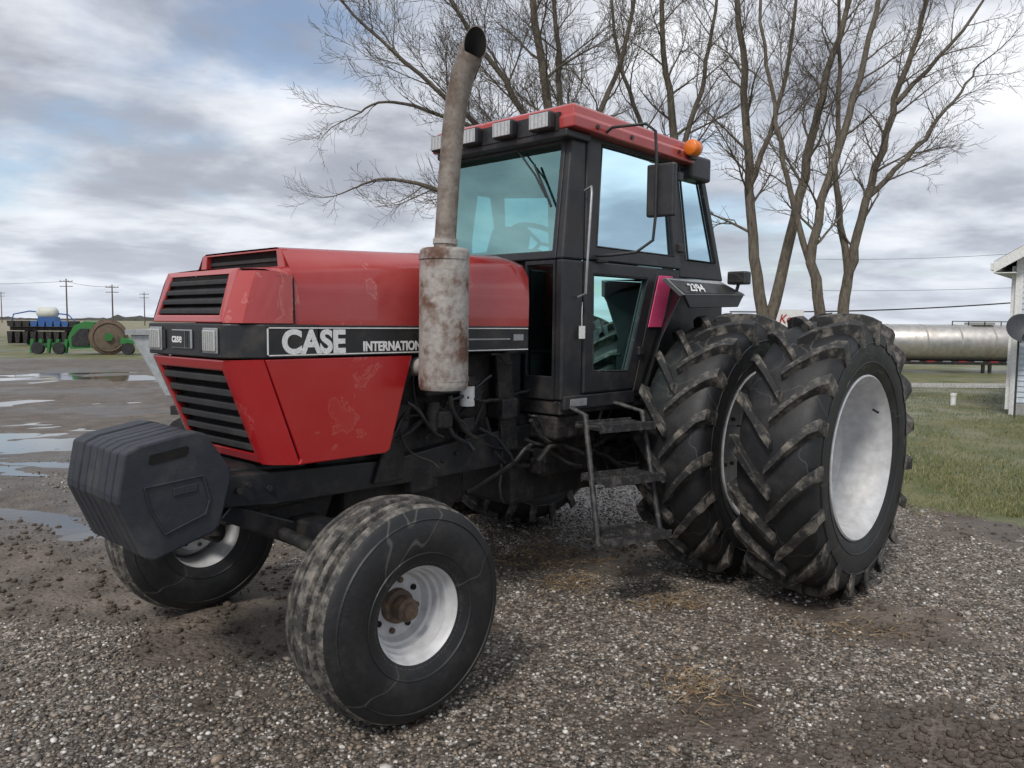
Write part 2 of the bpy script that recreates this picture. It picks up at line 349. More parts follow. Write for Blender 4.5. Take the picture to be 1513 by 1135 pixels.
for s in (1,-1):
    mobj("nose_cheek_%d"%(s+1),[(.375,s*.35,1.505),(.345,s*.395,1.505),(.25,s*.46,1.508),(.19,s*.33,1.035),(.165,s*.38,1.035),(.075,s*.455,1.035)],[(0,1,4,3),(1,2,5,4)],RED,T,smooth=60)
    prism("lower_side_panel_%d"%(s+1),[(.243,1.508),(.073,1.06),(.085,1.035),(-.40,1.035),(-.425,1.05),(-.565,1.508)],s*.44,s*.462,RED,T,.006)
    prism("decal_stripe_%d"%(s+1),[(-.024,1.655),(-.024,1.515),(-1.425,1.515),(-1.425,1.655)],s*.44,s*.464,BLK,T,.003)
    for nm,z0,z1,xe in (("a",1.640,1.645,-1.42),("b",1.522,1.527,-1.42)):
        prism("decal_line_%s_%d"%(nm,s+1),[(.235,z0),(.235,z1),(xe,z1),(xe,z0)],s*.464,s*.4675,WHT,T,0)
    prism("decal_end_%d"%(s+1),[(.235,1.522),(.235,1.645),(.229,1.645),(.229,1.522)],s*.464,s*.4675,WHT,T,0)
    prism("decal_badge_%d"%(s+1),[(-1.30,1.575),(-1.30,1.61),(-1.38,1.61),(-1.38,1.575)],s*.464,s*.467,CHR,T,0)
    prism("decal_bar_%d"%(s+1),[(-.68,1.580),(-.68,1.588),(-1.27,1.588),(-1.27,1.580)],s*.464,s*.4665,CHR,T,0)
ROTY=Matrix(((-1,0,0,0),(0,0,1,0),(0,1,0,0),(0,0,0,1)))
text("decal_letters_large","CASE",.142,(.165,.4655,1.534),ROTY,WHT,T,.001,.0055,.99)
text("decal_letters_small","INTERNATIONAL",.062,(-.262,.4655,1.536),ROTY,WHT,T,.001,.0022,.87)
ROTN=Matrix(((1,0,0,0),(0,0,-1,0),(0,1,0,0),(0,0,0,1)))
text("decal_letters_large_right","CASE",.142,(-.24,-.4655,1.534),ROTN,WHT,T,.001,.0055,.99)
tube("hood_seam",[(.10,.464,1.66),(.105,.4635,1.86)],.003,DRK,T,5)
# ---- engine + transmission
box("engine_block",(-1.35,-.24,.86),(-.15,.24,1.50),BLK2,T,.02)
box("rocker_cover",(-1.3,-.16,1.50),(-.3,.16,1.63),BLK2,T,.03)
box("radiator",(-.05,-.40,1.05),(.06,.40,1.85),BLK2,T,.01)
box("under_hood",(-1.40,-.43,1.56),(-.1,.43,1.64),DRK,T,0)
box("oil_pan",(-1.2,-.18,.62),(-.35,.18,.86),BLK2,T,.03)
tube("oil_filter",[(-1.04,.36,1.215),(-1.04,.36,1.325)],.042,WHT,T,18); tube("filter_head",[(-1.04,.36,1.33),(-1.04,.36,1.38)],.05,BLK2,T,18)
tube("fuel_filter",[(-.8,.34,1.1),(-.8,.34,1.25)],.04,BLK2,T,16)
prism("engine_bracket",[(-.56,1.25),(-.66,1.25),(-.60,.86),(-.42,.86)],.315,.34,BLK2,T)
prism("engine_bracket_b",[(-1.3,1.5),(-1.42,1.5),(-1.5,.92),(-1.36,.92)],.30,.33,BLK2,T)
box("firewall_box",(-1.58,-.27,1.05),(-1.44,.27,2.0),BLK,T,.01)
box("transmission",(-3.1,-.26,.56),(-1.5,.26,1.12),BLK2,T,.03)
box("transmission_side",(-2.2,-.34,.72),(-1.7,.34,1.0),BLK2,T,.03)
box("rear_housing",(-3.35,-.3,.6),(-2.6,.3,1.15),BLK2,T,.04)
box("fuel_tank",(-3.9,-.5,1.1),(-3.45,.5,1.75),BLK,T,.05)
box("battery_box",(-1.95,.30,.98),(-1.62,.52,1.12),BLK2,T,.015)
box("hitch",(-3.95,-.1,.45),(-3.3,.1,.62),BLK2,T,.01)
for s in (1,-1): tube("lift_arm_%d"%(s+1),[(-3.3,s*.3,.6),(-4.0,s*.42,.5)],.03,BLK2,T,8)
for k in range(54):
    if k<22: a=Vector((random.uniform(-1.45,-.55),random.uniform(.26,.40),random.uniform(.98,1.5))); q=.3
    else: a=Vector((random.uniform(-2.6,-1.4),random.uniform(.28,.52),random.uniform(.75,1.12))); q=.45
    pts=[a]; d=Vector((random.uniform(-1,1),random.uniform(-.15,.15),random.uniform(-.7,.7))).normalized()
    for j in range(7):
        d=(d+Vector((random.uniform(-.4,.4),random.uniform(-.2,.2),random.uniform(-.4,.4)))).normalized(); n=pts[-1]+d*q/6
        n.y=min(max(n.y,.24),.52); n.z=min(max(n.z,.62),1.5 if k<22 else 1.12); pts.append(n)
    tube("hose_%d"%k,pts,random.choice([.007,.010,.014]),random.choice([BLK2,BLK2,BLK,BLK,CAB]),T,7)
for k in range(16):
    x=random.uniform(-2.5,-.7); z=random.uniform(.8,1.0 if x<-1.4 else 1.35); w=random.uniform(.03,.09)
    box("casting_%d"%k,(x-w,.25,z-w),(x+w,random.uniform(.3,.42),z+w*.8),BLK2,T,.012)
# ---- exhaust
tube("muffler",[(-.625,.625,1.345),(-.625,.625,1.36),(-.625,.625,1.375),(-.63,.625,2.01),(-.63,.625,2.02),(-.63,.625,2.03)],[.112,.119,.121,.121,.119,.108],RST,T,32,smooth=60)
for z in (1.40,1.985): tube("muffler_band_%d"%int(z*100),[(-.627,.625,z-.01),(-.627,.625,z+.01)],.1235,RST,T,32)
tube("muffler_inlet",[(-.63,.36,1.45),(-.63,.52,1.45)],.05,RST,T,16)
tube("muffler_bracket",[(-.70,.46,1.7),(-.66,.6,1.7)],.02,BLK2,T,8)
def stack():
    pa=[(-.632,.625,2.02),(-.636,.625,2.10),(-.66,.625,2.40),(-.68,.63,2.62),(-.69,.645,2.75),(-.70,.675,2.86),(-.71,.715,2.95),(-.712,.745,2.985)]
    pa=[Vector(p) for p in pa]; n=28; rad=[.056,.052,.052,.053,.055,.057,.060,.062]; v=[]
    X=Vector((1,0,0))
    for i,p in enumerate(pa):
        t=(pa[min(i+1,7)]-pa[max(i-1,0)]).normalized()
        x=(X-t*X.dot(t)).normalized(); y=t.cross(x)
        for k in range(n):
            a=2*math.pi*k/n; q=p+(x*math.cos(a)+y*math.sin(a))*rad[i]
            if i==7:
                nn=Vector((.25,1,.05)).normalized(); q=q+t*((p-q).dot(nn)/t.dot(nn))
            v.append(q)
    f=[]
    for i in range(7):
        for k in range(n): f.append((i*n+k,i*n+(k+1)%n,(i+1)*n+(k+1)%n,(i+1)*n+k))
    mobj("exhaust_stack",v,f,PIP,T,smooth=50)
    w=[];g=[];c=sum((v[7*n+k] for k in range(n)),Vector())/n
    for k in range(n): w.append(c+(v[7*n+k]-c)*.94)
    for k in range(n): w.append(c+(v[7*n+k]-c)*.86+Vector((0,-.05,-.1)))
    for k in range(n): g.append((k,(k+1)%n,n+(k+1)%n,n+k))
    g.append(tuple(range(n,2*n)))
    mobj("stack_bore",w,g,DRK,T)
    w=[v[7*n+k] for k in range(n)]+[c+(v[7*n+k]-c)*.94 for k in range(n)]
    mobj("stack_lip",w,[(k,(k+1)%n,n+(k+1)%n,n+k) for k in range(n)],PIP,T)
stack()
tube("stack_clamp",[(-.634,.625,2.05),(-.635,.625,2.075)],.06,RST,T,20)
# ---- cab
def yc(z): return .56 if z<2.05 else .56-.035*(z-2.05)/.75
def cs(s,x,z,o=0): return (x,s*(yc(z)+o),z)
for s in (1,-1):
    nm="left" if s>0 else "right"; off=(0,-s*.035,0)
    ring("door_upper_frame_"+nm,[cs(s,-1.86,2.82,.012),cs(s,-2.80,2.82,.012),cs(s,-2.885,2.055,.012),cs(s,-1.81,2.055,.012)],
         [cs(s,-2.00,2.765,.012),cs(s,-2.725,2.765,.012),cs(s,-2.79,2.14,.012),cs(s,-1.925,2.14,.012)],off,CAB,T,.01)
    ring("door_lower_frame_"+nm,[cs(s,-1.81,2.05,.012),cs(s,-2.60,2.05,.012),cs(s,-2.33,1.25,.012),cs(s,-1.81,1.25,.012)],
         [cs(s,-1.89,1.97,.012),cs(s,-2.475,1.97,.012),cs(s,-2.265,1.375,.012),cs(s,-1.90,1.385,.012)],off,CAB,T,.01)
    ring("rear_quarter_frame_"+nm,[cs(s,-2.805,2.82),cs(s,-3.22,2.82),cs(s,-3.50,2.0),cs(s,-2.89,2.0)],
         [cs(s,-2.885,2.755),cs(s,-3.15,2.755),cs(s,-3.37,2.13),cs(s,-2.985,2.13)],off,CAB,T,.01)
    for k,pts in enumerate(([(-2.0,2.765),(-2.725,2.765),(-2.79,2.14),(-1.925,2.14)],[(-2.885,2.755),(-3.15,2.755),(-3.37,2.13),(-2.985,2.13)])):
        quad("side_glass_%s_%d"%(nm,k),[cs(s,a,b,-.01) for a,b in pts],GLS,T)
    quad("door_lower_glass_"+nm,[cs(s,a,b,-.01) for a,b in [(-1.89,1.97),(-2.475,1.97),(-2.265,1.375),(-1.90,1.385)]],GLD,T)
    for k,pts in enumerate(([(-2.0,2.765),(-2.725,2.765),(-2.79,2.14),(-1.925,2.14)],[(-1.89,1.97),(-2.475,1.97),(-2.265,1.375),(-1.90,1.385)],[(-2.885,2.755),(-3.15,2.755),(-3.37,2.13),(-2.985,2.13)])):
        tube("window_seal_%s_%d"%(nm,k),[cs(s,a,b,.006) for a,b in pts],.009,RUB,T,6,closed=True)
    def P4(a,b,y0,y1,zz): return [(a,s*y0,zz),(b,s*y0,zz),(b,s*y1,zz),(a,s*y1,zz)]
    hexa("front_pillar_upper_"+nm,P4(-1.61,-1.81,.50,.56,2.05),P4(-1.725,-1.86,.475,.525,2.80),CAB,T,.012)
    hexa("front_pillar_lower_"+nm,P4(-1.61,-1.805,.505,.561,1.22),P4(-1.61,-1.805,.505,.561,2.049),CAB,T,.012)
    prism("rear_side_wall_"+nm,[(-2.61,2.05),(-2.885,2.05),(-2.885,1.995),(-3.50,1.995),(-3.50,1.2),(-2.335,1.2)],s*.53,s*.56,CAB,T,.006)
    prism("reflector_strip_"+nm,[(-2.600,2.0),(-2.77,2.0),(-2.645,1.655),(-2.485,1.655)],s*.574,s*.580,PNK,T,.002)
    prism("reflector_backing_"+nm,[(-2.59,2.03),(-2.80,2.03),(-2.40,1.24),(-2.335,1.24)],s*.5605,s*.573,CAB,T,.002)
    I=[(-2.41,.575,1.20),(-2.665,.575,1.665),(-2.80,.575,1.965),(-2.9,.561,1.995),(-3.45,.561,1.995)]
    O=[(-2.31,.66,1.20),(-2.42,.72,1.6),(-2.44,.845,1.865),(-2.5,.86,1.90),(-3.22,.87,1.885)]
    v=[(x,s*y,z) for x,y,z in I]+[(x,s*y,z) for x,y,z in O]+[(x,s*y,z-.02) for x,y,z in I]+[(x,s*y,z-.02) for x,y,z in O]
    f=[];n=5
    for i in range(n-1):
        f+=[(i,i+1,n+i+1,n+i),(2*n+i,3*n+i,3*n+i+1,2*n+i+1),(n+i,n+i+1,3*n+i+1,3*n+i)]
    mobj("fender_"+nm,v,f,CAB,T,smooth=25)
    A=[(-2.33,.80,1.965),(-3.02,.80,1.975),(-3.25,.875,1.885),(-2.43,.872,1.862)]
    A=[Vector((a,s*b,c)) for a,b,c in A]; cc=sum(A,Vector())/4
    B=[cc+(p-cc)*.955+Vector((0,s*.004,0)) for p in A]; B=[Vector((p.x,p.y,cc.z+(p.z-cc.z)*.86)) for p in B]
    mobj("fender_plate_trim_"+nm,A+[p+Vector((0,-s*.03,-.012)) for p in A],BF,CHR,T,bevel=.004)
    mobj("fender_plate_"+nm,B+[p+Vector((0,-s*.02,0)) for p in B],BF,BLK,T)
    prism("fender_skirt_%s"%nm,[(-2.44,1.868),(-3.24,1.888),(-3.16,1.80),(-2.52,1.78)],s*.85,s*.868,CAB,T,.004)
    quad("fender_top_%s"%nm,[(-2.33,s*.798,1.966),(-3.02,s*.798,1.976),(-3.02,s*.561,2.0),(-2.84,s*.561,1.99)],CAB,T)
    box("fender_lamp_%s"%nm,(-3.20,s*.87-.07,1.955),(-3.11,s*.87+.07,2.045),CAB,T,.012)
    box("fender_lamp_lens_%s"%nm,(-3.109,s*.87-.055,1.968),(-3.105,s*.87+.055,2.032),RUB,T,.002)
    tube("fender_lamp_stalk_%s"%nm,[(-3.15,s*.85,1.89),(-3.15,s*.87,1.96)],.012,CAB,T,8)
    my=s*.90
    hexa("mirror_%s"%nm,[(-2.075,my-.09,2.31),(-2.115,my-.09,2.31),(-2.135,my+.09,2.31),(-2.095,my+.09,2.31)],[(-2.075,my-.09,2.62),(-2.115,my-.09,2.62),(-2.135,my+.09,2.62),(-2.095,my+.09,2.62)],CAB,T,.012)
    tube("mirror_arm_%s"%nm,[(-1.95,s*.57,2.80),(-1.93,s*.66,2.835),(-2.0,s*.85,2.84),(-2.05,s*.885,2.80),(-2.06,s*.89,2.62),(-2.06,s*.89,2.30),(-2.055,s*.88,2.17),(-2.0,s*.80,2.10),(-1.94,s*.66,2.085),(-1.92,s*.56,2.085)],.009,CAB,T,8)
    tube("grab_rail_%s"%nm,[(-1.80,s*.565,2.46),(-1.79,s*.62,2.475),(-1.775,s*.635,2.44),(-1.745,s*.635,2.05),(-1.74,s*.63,1.85),(-1.74,s*.575,1.83)],.008,CHR,T,8)
    prism("door_handle_%s"%nm,[(-1.90,2.07),(-2.0,2.065),(-2.0,2.045),(-1.90,2.04)],s*.575,s*.60,RUB,T)
    for k,(x,z) in enumerate(((-2.83,2.68),(-2.87,2.2),(-2.4,1.5))): box("hinge_%s_%d"%(nm,k),(x-.03,min(s*.56,s*.59),z-.03),(x+.03,max(s*.56,s*.59),z+.03),CAB,T,.008)
def ws(y,z,o=0): return (-1.61-.115*max(0,(z-2.05))/.75+o,y,z)
ring("windshield_frame",[ws(-.51,2.05,.008),ws(.51,2.05,.008),ws(.485,2.80,.008),ws(-.485,2.80,.008)],[ws(-.475,2.10,.008),ws(.475,2.10,.008),ws(.455,2.735,.008),ws(-.455,2.735,.008)],(-.04,0,0),CAB,T,.008)
quad("windshield_glass",[ws(-.48,2.09,-.012),ws(.48,2.09,-.012),ws(.46,2.74,-.012),ws(-.46,2.74,-.012)],GLW,T)
for s in (1,-1):
    a,b=(.27,.505) if s>0 else (-.505,-.27)
    ring("front_lower_frame_%d"%(s+1),[(-1.605,a,1.22),(-1.605,b,1.22),(-1.605,b,2.045),(-1.605,a,2.045)],[(-1.605,a+.015,1.36),(-1.605,b-.015,1.36),(-1.605,b-.015,2.02),(-1.605,a+.015,2.02)],(-.03,0,0),CAB,T,.006)
    quad("front_lower_glass_%d"%(s+1),[(-1.62,a,1.35),(-1.62,b,1.35),(-1.62,b,2.03),(-1.62,a,2.03)],GLD,T)
ring("rear_window_frame",[(-3.50,-.53,1.3),(-3.50,.53,1.3),(-3.22,.50,2.82),(-3.22,-.50,2.82)],[(-3.40,-.46,1.9),(-3.40,.46,1.9),(-3.245,.44,2.72),(-3.245,-.44,2.72)],(.03,0,0),CAB,T,.006)
quad("rear_window_glass",[(-3.395,-.47,1.9),(-3.395,.47,1.9),(-3.235,.45,2.73),(-3.235,-.45,2.73)],GLS,T)
box("cab_floor",(-3.48,-.545,1.13),(-1.62,.545,1.215),BLK2,T,.01)
box("floor_sill",(-2.35,.53,1.16),(-1.63,.572,1.245),CAB,T,.008)
box("floor_name_plate",(-1.84,.573,1.18),(-1.68,.577,1.225),CHR,T,.002)
# roof
v=[];X0,X1,W=-1.635,-2.96,.61
rf=[]
for z,ins in ((2.80,0),(2.865,-.004),(2.872,.012),(2.93,.02),(2.948,.05)):
    rf.append([(X0-ins,-(W-ins),z),(X0-ins,W-ins,z),(X1+ins,W-ins,z-.02),(X1+ins,-(W-ins),z-.02)])
for r in rf: v+=r
f=[(0,1,2,3),(16,17,18,19)]
for i in range(4):
    for j in range(4): f.append((i*4+j,i*4+(j+1)%4,(i+1)*4+(j+1)%4,(i+1)*4+j))
mobj("roof",v,f,REDF,T,bevel=.008)
mobj("roof_front_panel",[(-1.624,-.50,2.79),(-1.624,.50,2.79),(-1.628,.50,2.895),(-1.628,-.50,2.895),(-1.66,-.50,2.79),(-1.66,.50,2.79),(-1.66,.50,2.895),(-1.66,-.50,2.895)],BF,CAB,T)
box("roof_visor",(-1.86,-.56,2.75),(-1.63,.56,2.798),CAB,T,.01)
box("roof_under",(-3.2,-.52,2.765),(-1.87,.52,2.80),CAB,T,.01)
box("rear_roof_box",(-3.24,-.585,2.69),(-2.965,.585,2.86),CAB,T,.02)
box("amber_base",(-2.86,.612,2.80),(-2.95,.64,2.86),CAB,T,.005)
tube("amber_lamp",[(-2.81,.66,2.865),(-2.82,.66,2.865),(-2.89,.66,2.865),(-2.90,.66,2.865)],[.045,.054,.054,.045],ORG,T,20)
for k,yy in enumerate((.40,.10,-.20,-.47)):
    z=2.848
    box("work_lamp_%d"%k,(-1.622,yy-.082,z-.055),(-1.565,yy+.082,z+.05),CAB,T,.014)
    box("work_lamp_lens_%d"%k,(-1.5645,yy-.072,z-.045),(-1.558,yy+.072,z+.04),LNS,T,.006)
    for j in range(5): box("lens_rib_%d_%d"%(k,j),(-1.5578,yy-.06+j*.03-.002,z-.04),(-1.5565,yy-.06+j*.03+.002,z+.035),CHR,T,0)
for x in (-1.85,-2.2,-2.75): tube("roof_bolt_%d"%int(-x*100),[(x,.60,2.83),(x,.62,2.83)],.014,CAB,T,10)
tube("wiper_arm",[ws(.12,2.74,.03),ws(.30,2.56,.035),ws(.40,2.42,.03)],.006,BLK,T,6)
tube("wiper_blade",[ws(.27,2.63,.022),ws(.44,2.36,.018)],.008,BLK,T,6)
# interior
hexa("seat_base",[(-2.3,-.25,1.6),(-2.3,.25,1.6),(-2.82,.25,1.6),(-2.82,-.25,1.6)],[(-2.28,-.26,1.78),(-2.28,.26,1.78),(-2.82,.26,1.74),(-2.82,-.26,1.74)],SEAT,T,.05)
hexa("seat_back",[(-2.72,-.25,1.74),(-2.72,.25,1.74),(-2.84,.25,1.74),(-2.84,-.25,1.74)],[(-2.86,-.2,2.42),(-2.86,.2,2.42),(-2.96,.2,2.42),(-2.96,-.2,2.42)],SEAT,T,.05)
box("seat_pedestal",(-2.75,-.18,1.22),(-2.4,.18,1.6),SEAT,T,.02)
for s in (1,-1): box("armrest_%d"%s,(-2.7,s*.31-.04,1.88),(-2.4,s*.31+.04,1.95),SEAT,T,.02)
hexa("dash",[(-1.68,-.25,1.5),(-1.68,.25,1.5),(-1.95,.2,1.5),(-1.95,-.2,1.5)],[(-1.66,-.34,2.13),(-1.66,.34,2.13),(-1.86,.26,2.11),(-1.86,-.26,2.11)],SEAT,T,.03)
tube("steering_column",[(-1.85,0,1.75),(-2.06,0,2.14)],.035,SEAT,T,12)
cN=Vector((-2.03,.02,2.20)); ax=Vector((-.5,0,.87)).normalized(); e1=Vector((0,1,0)); e2=ax.cross(e1)
tube("steering_wheel",[cN+(e1*math.cos(a)+e2*math.sin(a))*.21 for a in [2*math.pi*k/28 for k in range(28)]],.016,SEAT,T,8,closed=True)
for k in range(3):
    a=2*math.pi*k/3+.5; tube("wheel_spoke_%d"%k,[cN,cN+(e1*math.cos(a)+e2*math.sin(a))*.21],.012,SEAT,T,6)
box("side_console",(-2.9,-.52,1.22),(-2.1,-.36,1.95),SEAT,T,.03)
box("rear_console",(-3.35,-.5,1.22),(-3.0,.5,1.85),SEAT,T,.03)
# steps (ladder hung outboard of the cab floor, in front of the inner dual)
LA=[Vector((-1.69,.62,1.19)),Vector((-1.69,.68,1.14)),Vector((-1.58,.87,.45))]
LB=[Vector((-2.13,.66,1.19)),Vector((-2.13,.78,1.14)),Vector((-2.02,1.00,.45))]
for k,L_ in enumerate((LA,LB)):
    tube("step_rail_%d"%k,[Vector((L_[0].x,.57,1.175))]+L_[1:]+[L_[2]+Vector((0,.01,-.03))],.017,STEP,T,8)
def bar(nm,a,b,w,h):
    a,b=Vector(a),Vector(b); t=(b-a).normalized(); sd=t.cross(Vector((0,0,1))).normalized()*w; u_=Vector((0,0,h))
    hexa(nm,[a-sd-u_,a+sd-u_,b+sd-u_,b-sd-u_],[a-sd+u_,a+sd+u_,b+sd+u_,b-sd+u_],STEP,T,.0015)
for k,z in enumerate((1.07,.775,.46)):
    t=(1.14-z)/.69; A_=LA[1].lerp(LA[2],t); B_=LB[1].lerp(LB[2],t); e=(B_-A_); n_=Vector((-e.y,e.x,0)).normalized()
    if n_.y<0: n_=-n_
    A_=A_+e*.02; B_=B_-e*.02; D_=.11
    for j,sg in enumerate((-1,1)): bar("step_side_%d_%d"%(k,j),A_+n_*D_*sg,B_+n_*D_*sg,.006,.024)
    for j in range(18):
        p=A_.lerp(B_,j/17); bar("step_rib_%d_%d"%(k,j),p-n_*D_,p+n_*D_,.006,.010)
    for j,q_ in enumerate((-.08,-.048,-.016,.016,.048,.08)): bar("step_bar_%d_%d"%(k,j),A_+n_*q_,B_+n_*q_,.006,.008)
xa=Vector((-1,.02,.0)).normalized(); ya=Vector((0,-.62,.78)).normalized(); za=xa.cross(ya)
RM=Matrix((xa,ya,za)).transposed().to_4x4()
text("model_numbers","2394",.085,(-2.52,.870,1.890),RM,WHT,T,.001,.002,1.1)
tube("tag_string",[(-1.78,.575,1.80),(-1.765,.585,1.72),(-1.76,.59,1.66)],.002,WHT,T,5)
hexa("price_tag",[(-1.735,.588,1.585),(-1.79,.59,1.585),(-1.79,.592,1.585),(-1.735,.590,1.585)],[(-1.735,.588,1.66),(-1.79,.59,1.66),(-1.79,.592,1.66),(-1.735,.590,1.66)],WHT,T,0)

# =================================================================== GROUND
PUD=[(11.2,-6.9,2.0,2.6),(6.55,-4.1,.55,1.15),(23,-13,2.5,7),(9.0,-4.9,.35,.9),(16,-10,1.2,2.5)]
def nz(x,y,s,o=0): return noise.noise(Vector((x*s+o,y*s-o,o*.37)))
def mudf(x,y):
    d,l=toS(x,y)
    m=1.0*nz(x,y,.55,3.1)+.8*nz(x,y,1.6,7.7)+.5*nz(x,y,4.2,1.3)
    m+= .5*max(-1,min(1,(-l-.7-.15*d)/1.2))
    m+= .06
    for (pd,pl,a,b,w) in ((2.9,2.0,.5,.9,.7),(6.6,4.3,.5,.7,.6),(3.9,-1.5,.5,.6,.6),(5.0,-2.3,.6,.9,.5),(5.6,.6,.4,.8,.5),(4.6,2.2,.25,.8,.45),(3.2,-.5,.3,.4,.45),(7.2,4.9,.5,1.2,.7),(3.3,.75,.2,.5,.35),(4.4,-.1,.25,.5,.5),(4.1,1.0,.2,1.2,.3)):
        m+=w*math.exp(-((d-pd)/a)**2-((l-pl)/b)**2)
    return m
def height(x,y):
    d,l=toS(x,y)
    if d>45 or d<-8 or abs(l)>45: return 0.
    fade=1 if d<30 else (45-d)/15
    m=max(0,min(1,mudf(x,y)*1.4+.3))
    h=.010*nz(x,y,.5,2)+.006*nz(x,y,2.1,5)+m*(.014*nz(x,y,5.5,9)+.014*abs(nz(x,y,11,4)))
    if l<-.3 and d<9:
        rr=math.sin((l*.55+d*.83)*7+nz(x,y,1,6)*3); h+=m*.018*rr*min(1,(-l-.3))
    for pd,pl,a,b in PUD:
        q=((d-pd)/a)**2+((l-pl)/b)**2
        if q<3: h-=.022*math.exp(-q*1.1)*(1+1.1*nz(x,y,.9,8))
    return h*fade
def grassf(x,y):
    d,l=toS(x,y)
    e=(x+6.0)*(-1.05)+(y-1.18)*.5
    e/=1.163
    a=e-(.0 if y>-8 else (-8-y)*1.0)
    b=(d-33.0)*.8
    # bare patches along the lawn edge
    return max(a,b)+.45*nz(x,y,.8,2.2)+.25*nz(x,y,2.7,5.2)-(.7*math.exp(-((d-9.6)/.7)**2-((l-5.6)/.9)**2))
def sp(n,lim,k):
    t=np.linspace(-1,1,n); return np.sinh(t*k)/math.sinh(k)*lim
ND,NL=430,430
ds=np.sinh(np.linspace(-.42,1,ND)*7.6)/math.sinh(7.6)*1800+4.5
ls=sp(NL,1800,7.9)
V=np.zeros((ND*NL,3)); colr=np.zeros((ND*NL,4)); i=0
for d in ds:
    for l in ls:
        x=CP.x+F.x*d+R.x*l; y=CP.y+F.y*d+R.y*l
        near=abs(d)<46 and abs(l)<46
        V[i]=(x,y,height(x,y)-.004 if near else -.004)
        if near or (d>0 and d<70 and abs(l)<90):
            g=grassf(x,y); colr[i]=(max(0,min(1,.5+g*1.2)),max(0,min(1,.5+mudf(x,y))),0,1)
        else: colr[i]=(1,0.4,0,1)
        colr[i][2]=max(0,min(1,(math.hypot(d,l)-75)/25))
        i+=1
idx=np.arange(ND*NL).reshape(ND,NL)
Fc=np.stack([idx[:-1,:-1],idx[1:,:-1],idx[1:,1:],idx[:-1,1:]],-1).reshape(-1,4)
def npmesh(name,V,Fc,mats,smooth=True):
    me=bpy.data.meshes.new(name); k=Fc.shape[1]
    me.vertices.add(len(V)); me.vertices.foreach_set('co',V.astype(np.float32).ravel())
    me.loops.add(Fc.size); me.loops.foreach_set('vertex_index',Fc.astype(np.int32).ravel())
    me.polygons.add(len(Fc)); me.polygons.foreach_set('loop_start',np.arange(0,Fc.size,k,dtype=np.int32))
    me.polygons.foreach_set('use_smooth',[smooth]*len(Fc))
    me.update(calc_edges=True); me.validate()
    for m in mats: me.materials.append(m)
    o=bpy.data.objects.new(name,me); COL.objects.link(o); return o
def ground_mat():
    nt=NT("ground_gravel_mud"); tc=nt.n('ShaderNodeTexCoord').outputs['Object']
    at=nt.n('ShaderNodeAttribute'); at.attribute_name="zone"; sp_=nt.n('ShaderNodeSeparateColor'); nt.l(at.outputs['Color'],sp_.inputs[0])
    gr,mu,fi=sp_.outputs
    def vor(scale):
        v=nt.n('ShaderNodeTexVoronoi'); v.inputs['Scale'].default_value=scale; nt.l(tc,v.inputs['Vector'])
        s=nt.n('ShaderNodeSeparateColor'); nt.l(v.outputs['Color'],s.inputs[0]); return v.outputs['Distance'],s.outputs[0]
    d1,c1=vor(34); d2,c2=vor(85)
    st=[(0,(.035,.029,.024)),(.3,(.09,.075,.06)),(.55,(.165,.14,.115)),(.75,(.25,.20,.155)),(.9,(.37,.335,.295)),(1,(.64,.61,.56))]
    g1=ramp(nt,c1,st); g2=ramp(nt,c2,st)
    gap=ramp(nt,d1,[(.35,1.),(.62,.0)]); g=mixc(nt,gap,g2,g1)
    sh=ramp(nt,d2,[(.3,1.),(.7,.4)]); g=mixc(nt,.6,g,sh,'MULTIPLY')
    nA=tnoise(nt,tc,3,5,.65); nB=tnoise(nt,tc,25,4,.65); nC=tnoise(nt,tc,.35,4,.6)
    mud=ramp(nt,nA,[(.3,(.058,.045,.035)),(.7,(.16,.130,.103))])
    mm=nt.n('ShaderNodeMath',operation='MULTIPLY_ADD'); nt.l(nB,mm.inputs[0]); mm.inputs[1].default_value=.9; nt.l(mu,mm.inputs[2])
    msk=ramp(nt,mm.outputs[0],[(.86,0.),(1.06,.95)])
    base=mixc(nt,msk,g,mud)
    big=ramp(nt,nC,[(.35,.8),(.65,1.22)]); base=mixc(nt,1.,base,big,'MULTIPLY')
    gc=mixc(nt,ramp(nt,tnoise(nt,tc,1.3,4,.6),[(.35,0.),(.65,1.)]),(.095,.115,.035),(.21,.19,.09))
    gc=mixc(nt,ramp(nt,tnoise(nt,tc,60,2,.7),[(.4,.0),(.7,.6)]),gc,(.06,.07,.026))
    gm=nt.n('ShaderNodeMath',operation='MULTIPLY_ADD'); nt.l(tnoise(nt,tc,5,5,.7),gm.inputs[0]); gm.inputs[1].default_value=.9; nt.l(gr,gm.inputs[2])
    gk=ramp(nt,gm.outputs[0],[(.93,0.),(1.08,1.)])
    base=mixc(nt,gk,base,gc)
    field=ramp(nt,tnoise(nt,tc,.008,4,.6),[(.35,(.26,.21,.14)),(.5,(.19,.18,.08)),(.65,(.31,.25,.17))])
    base=mixc(nt,fi,base,field)
    wet=ramp(nt,nC,[(.4,.38),(.6,.8)])
    h=nt.n('ShaderNodeMath',operation='SUBTRACT'); h.inputs[0].default_value=1; nt.l(d1,h.inputs[1])
    h2=nt.n('ShaderNodeMath',operation='MULTIPLY_ADD'); nt.l(nB,h2.inputs[0]); h2.inputs[1].default_value=.9; nt.l(h.outputs[0],h2.inputs[2])
    return finish(nt,base,wet,0,h2.outputs[0],.9,.014)
gnd=npmesh("ground",V,Fc,[ground_mat()])
ca=gnd.data.color_attributes.new("zone",'FLOAT_COLOR','POINT'); ca.data.foreach_set('color',colr.astype(np.float32).ravel())
nt=NT("puddle_water"); tc=nt.n('ShaderNodeTexCoord').outputs['Object']
WAT=finish(nt,(.07,.060,.050),.04,0,tnoise(nt,tc,9,3),.05,.01,spec=.7)
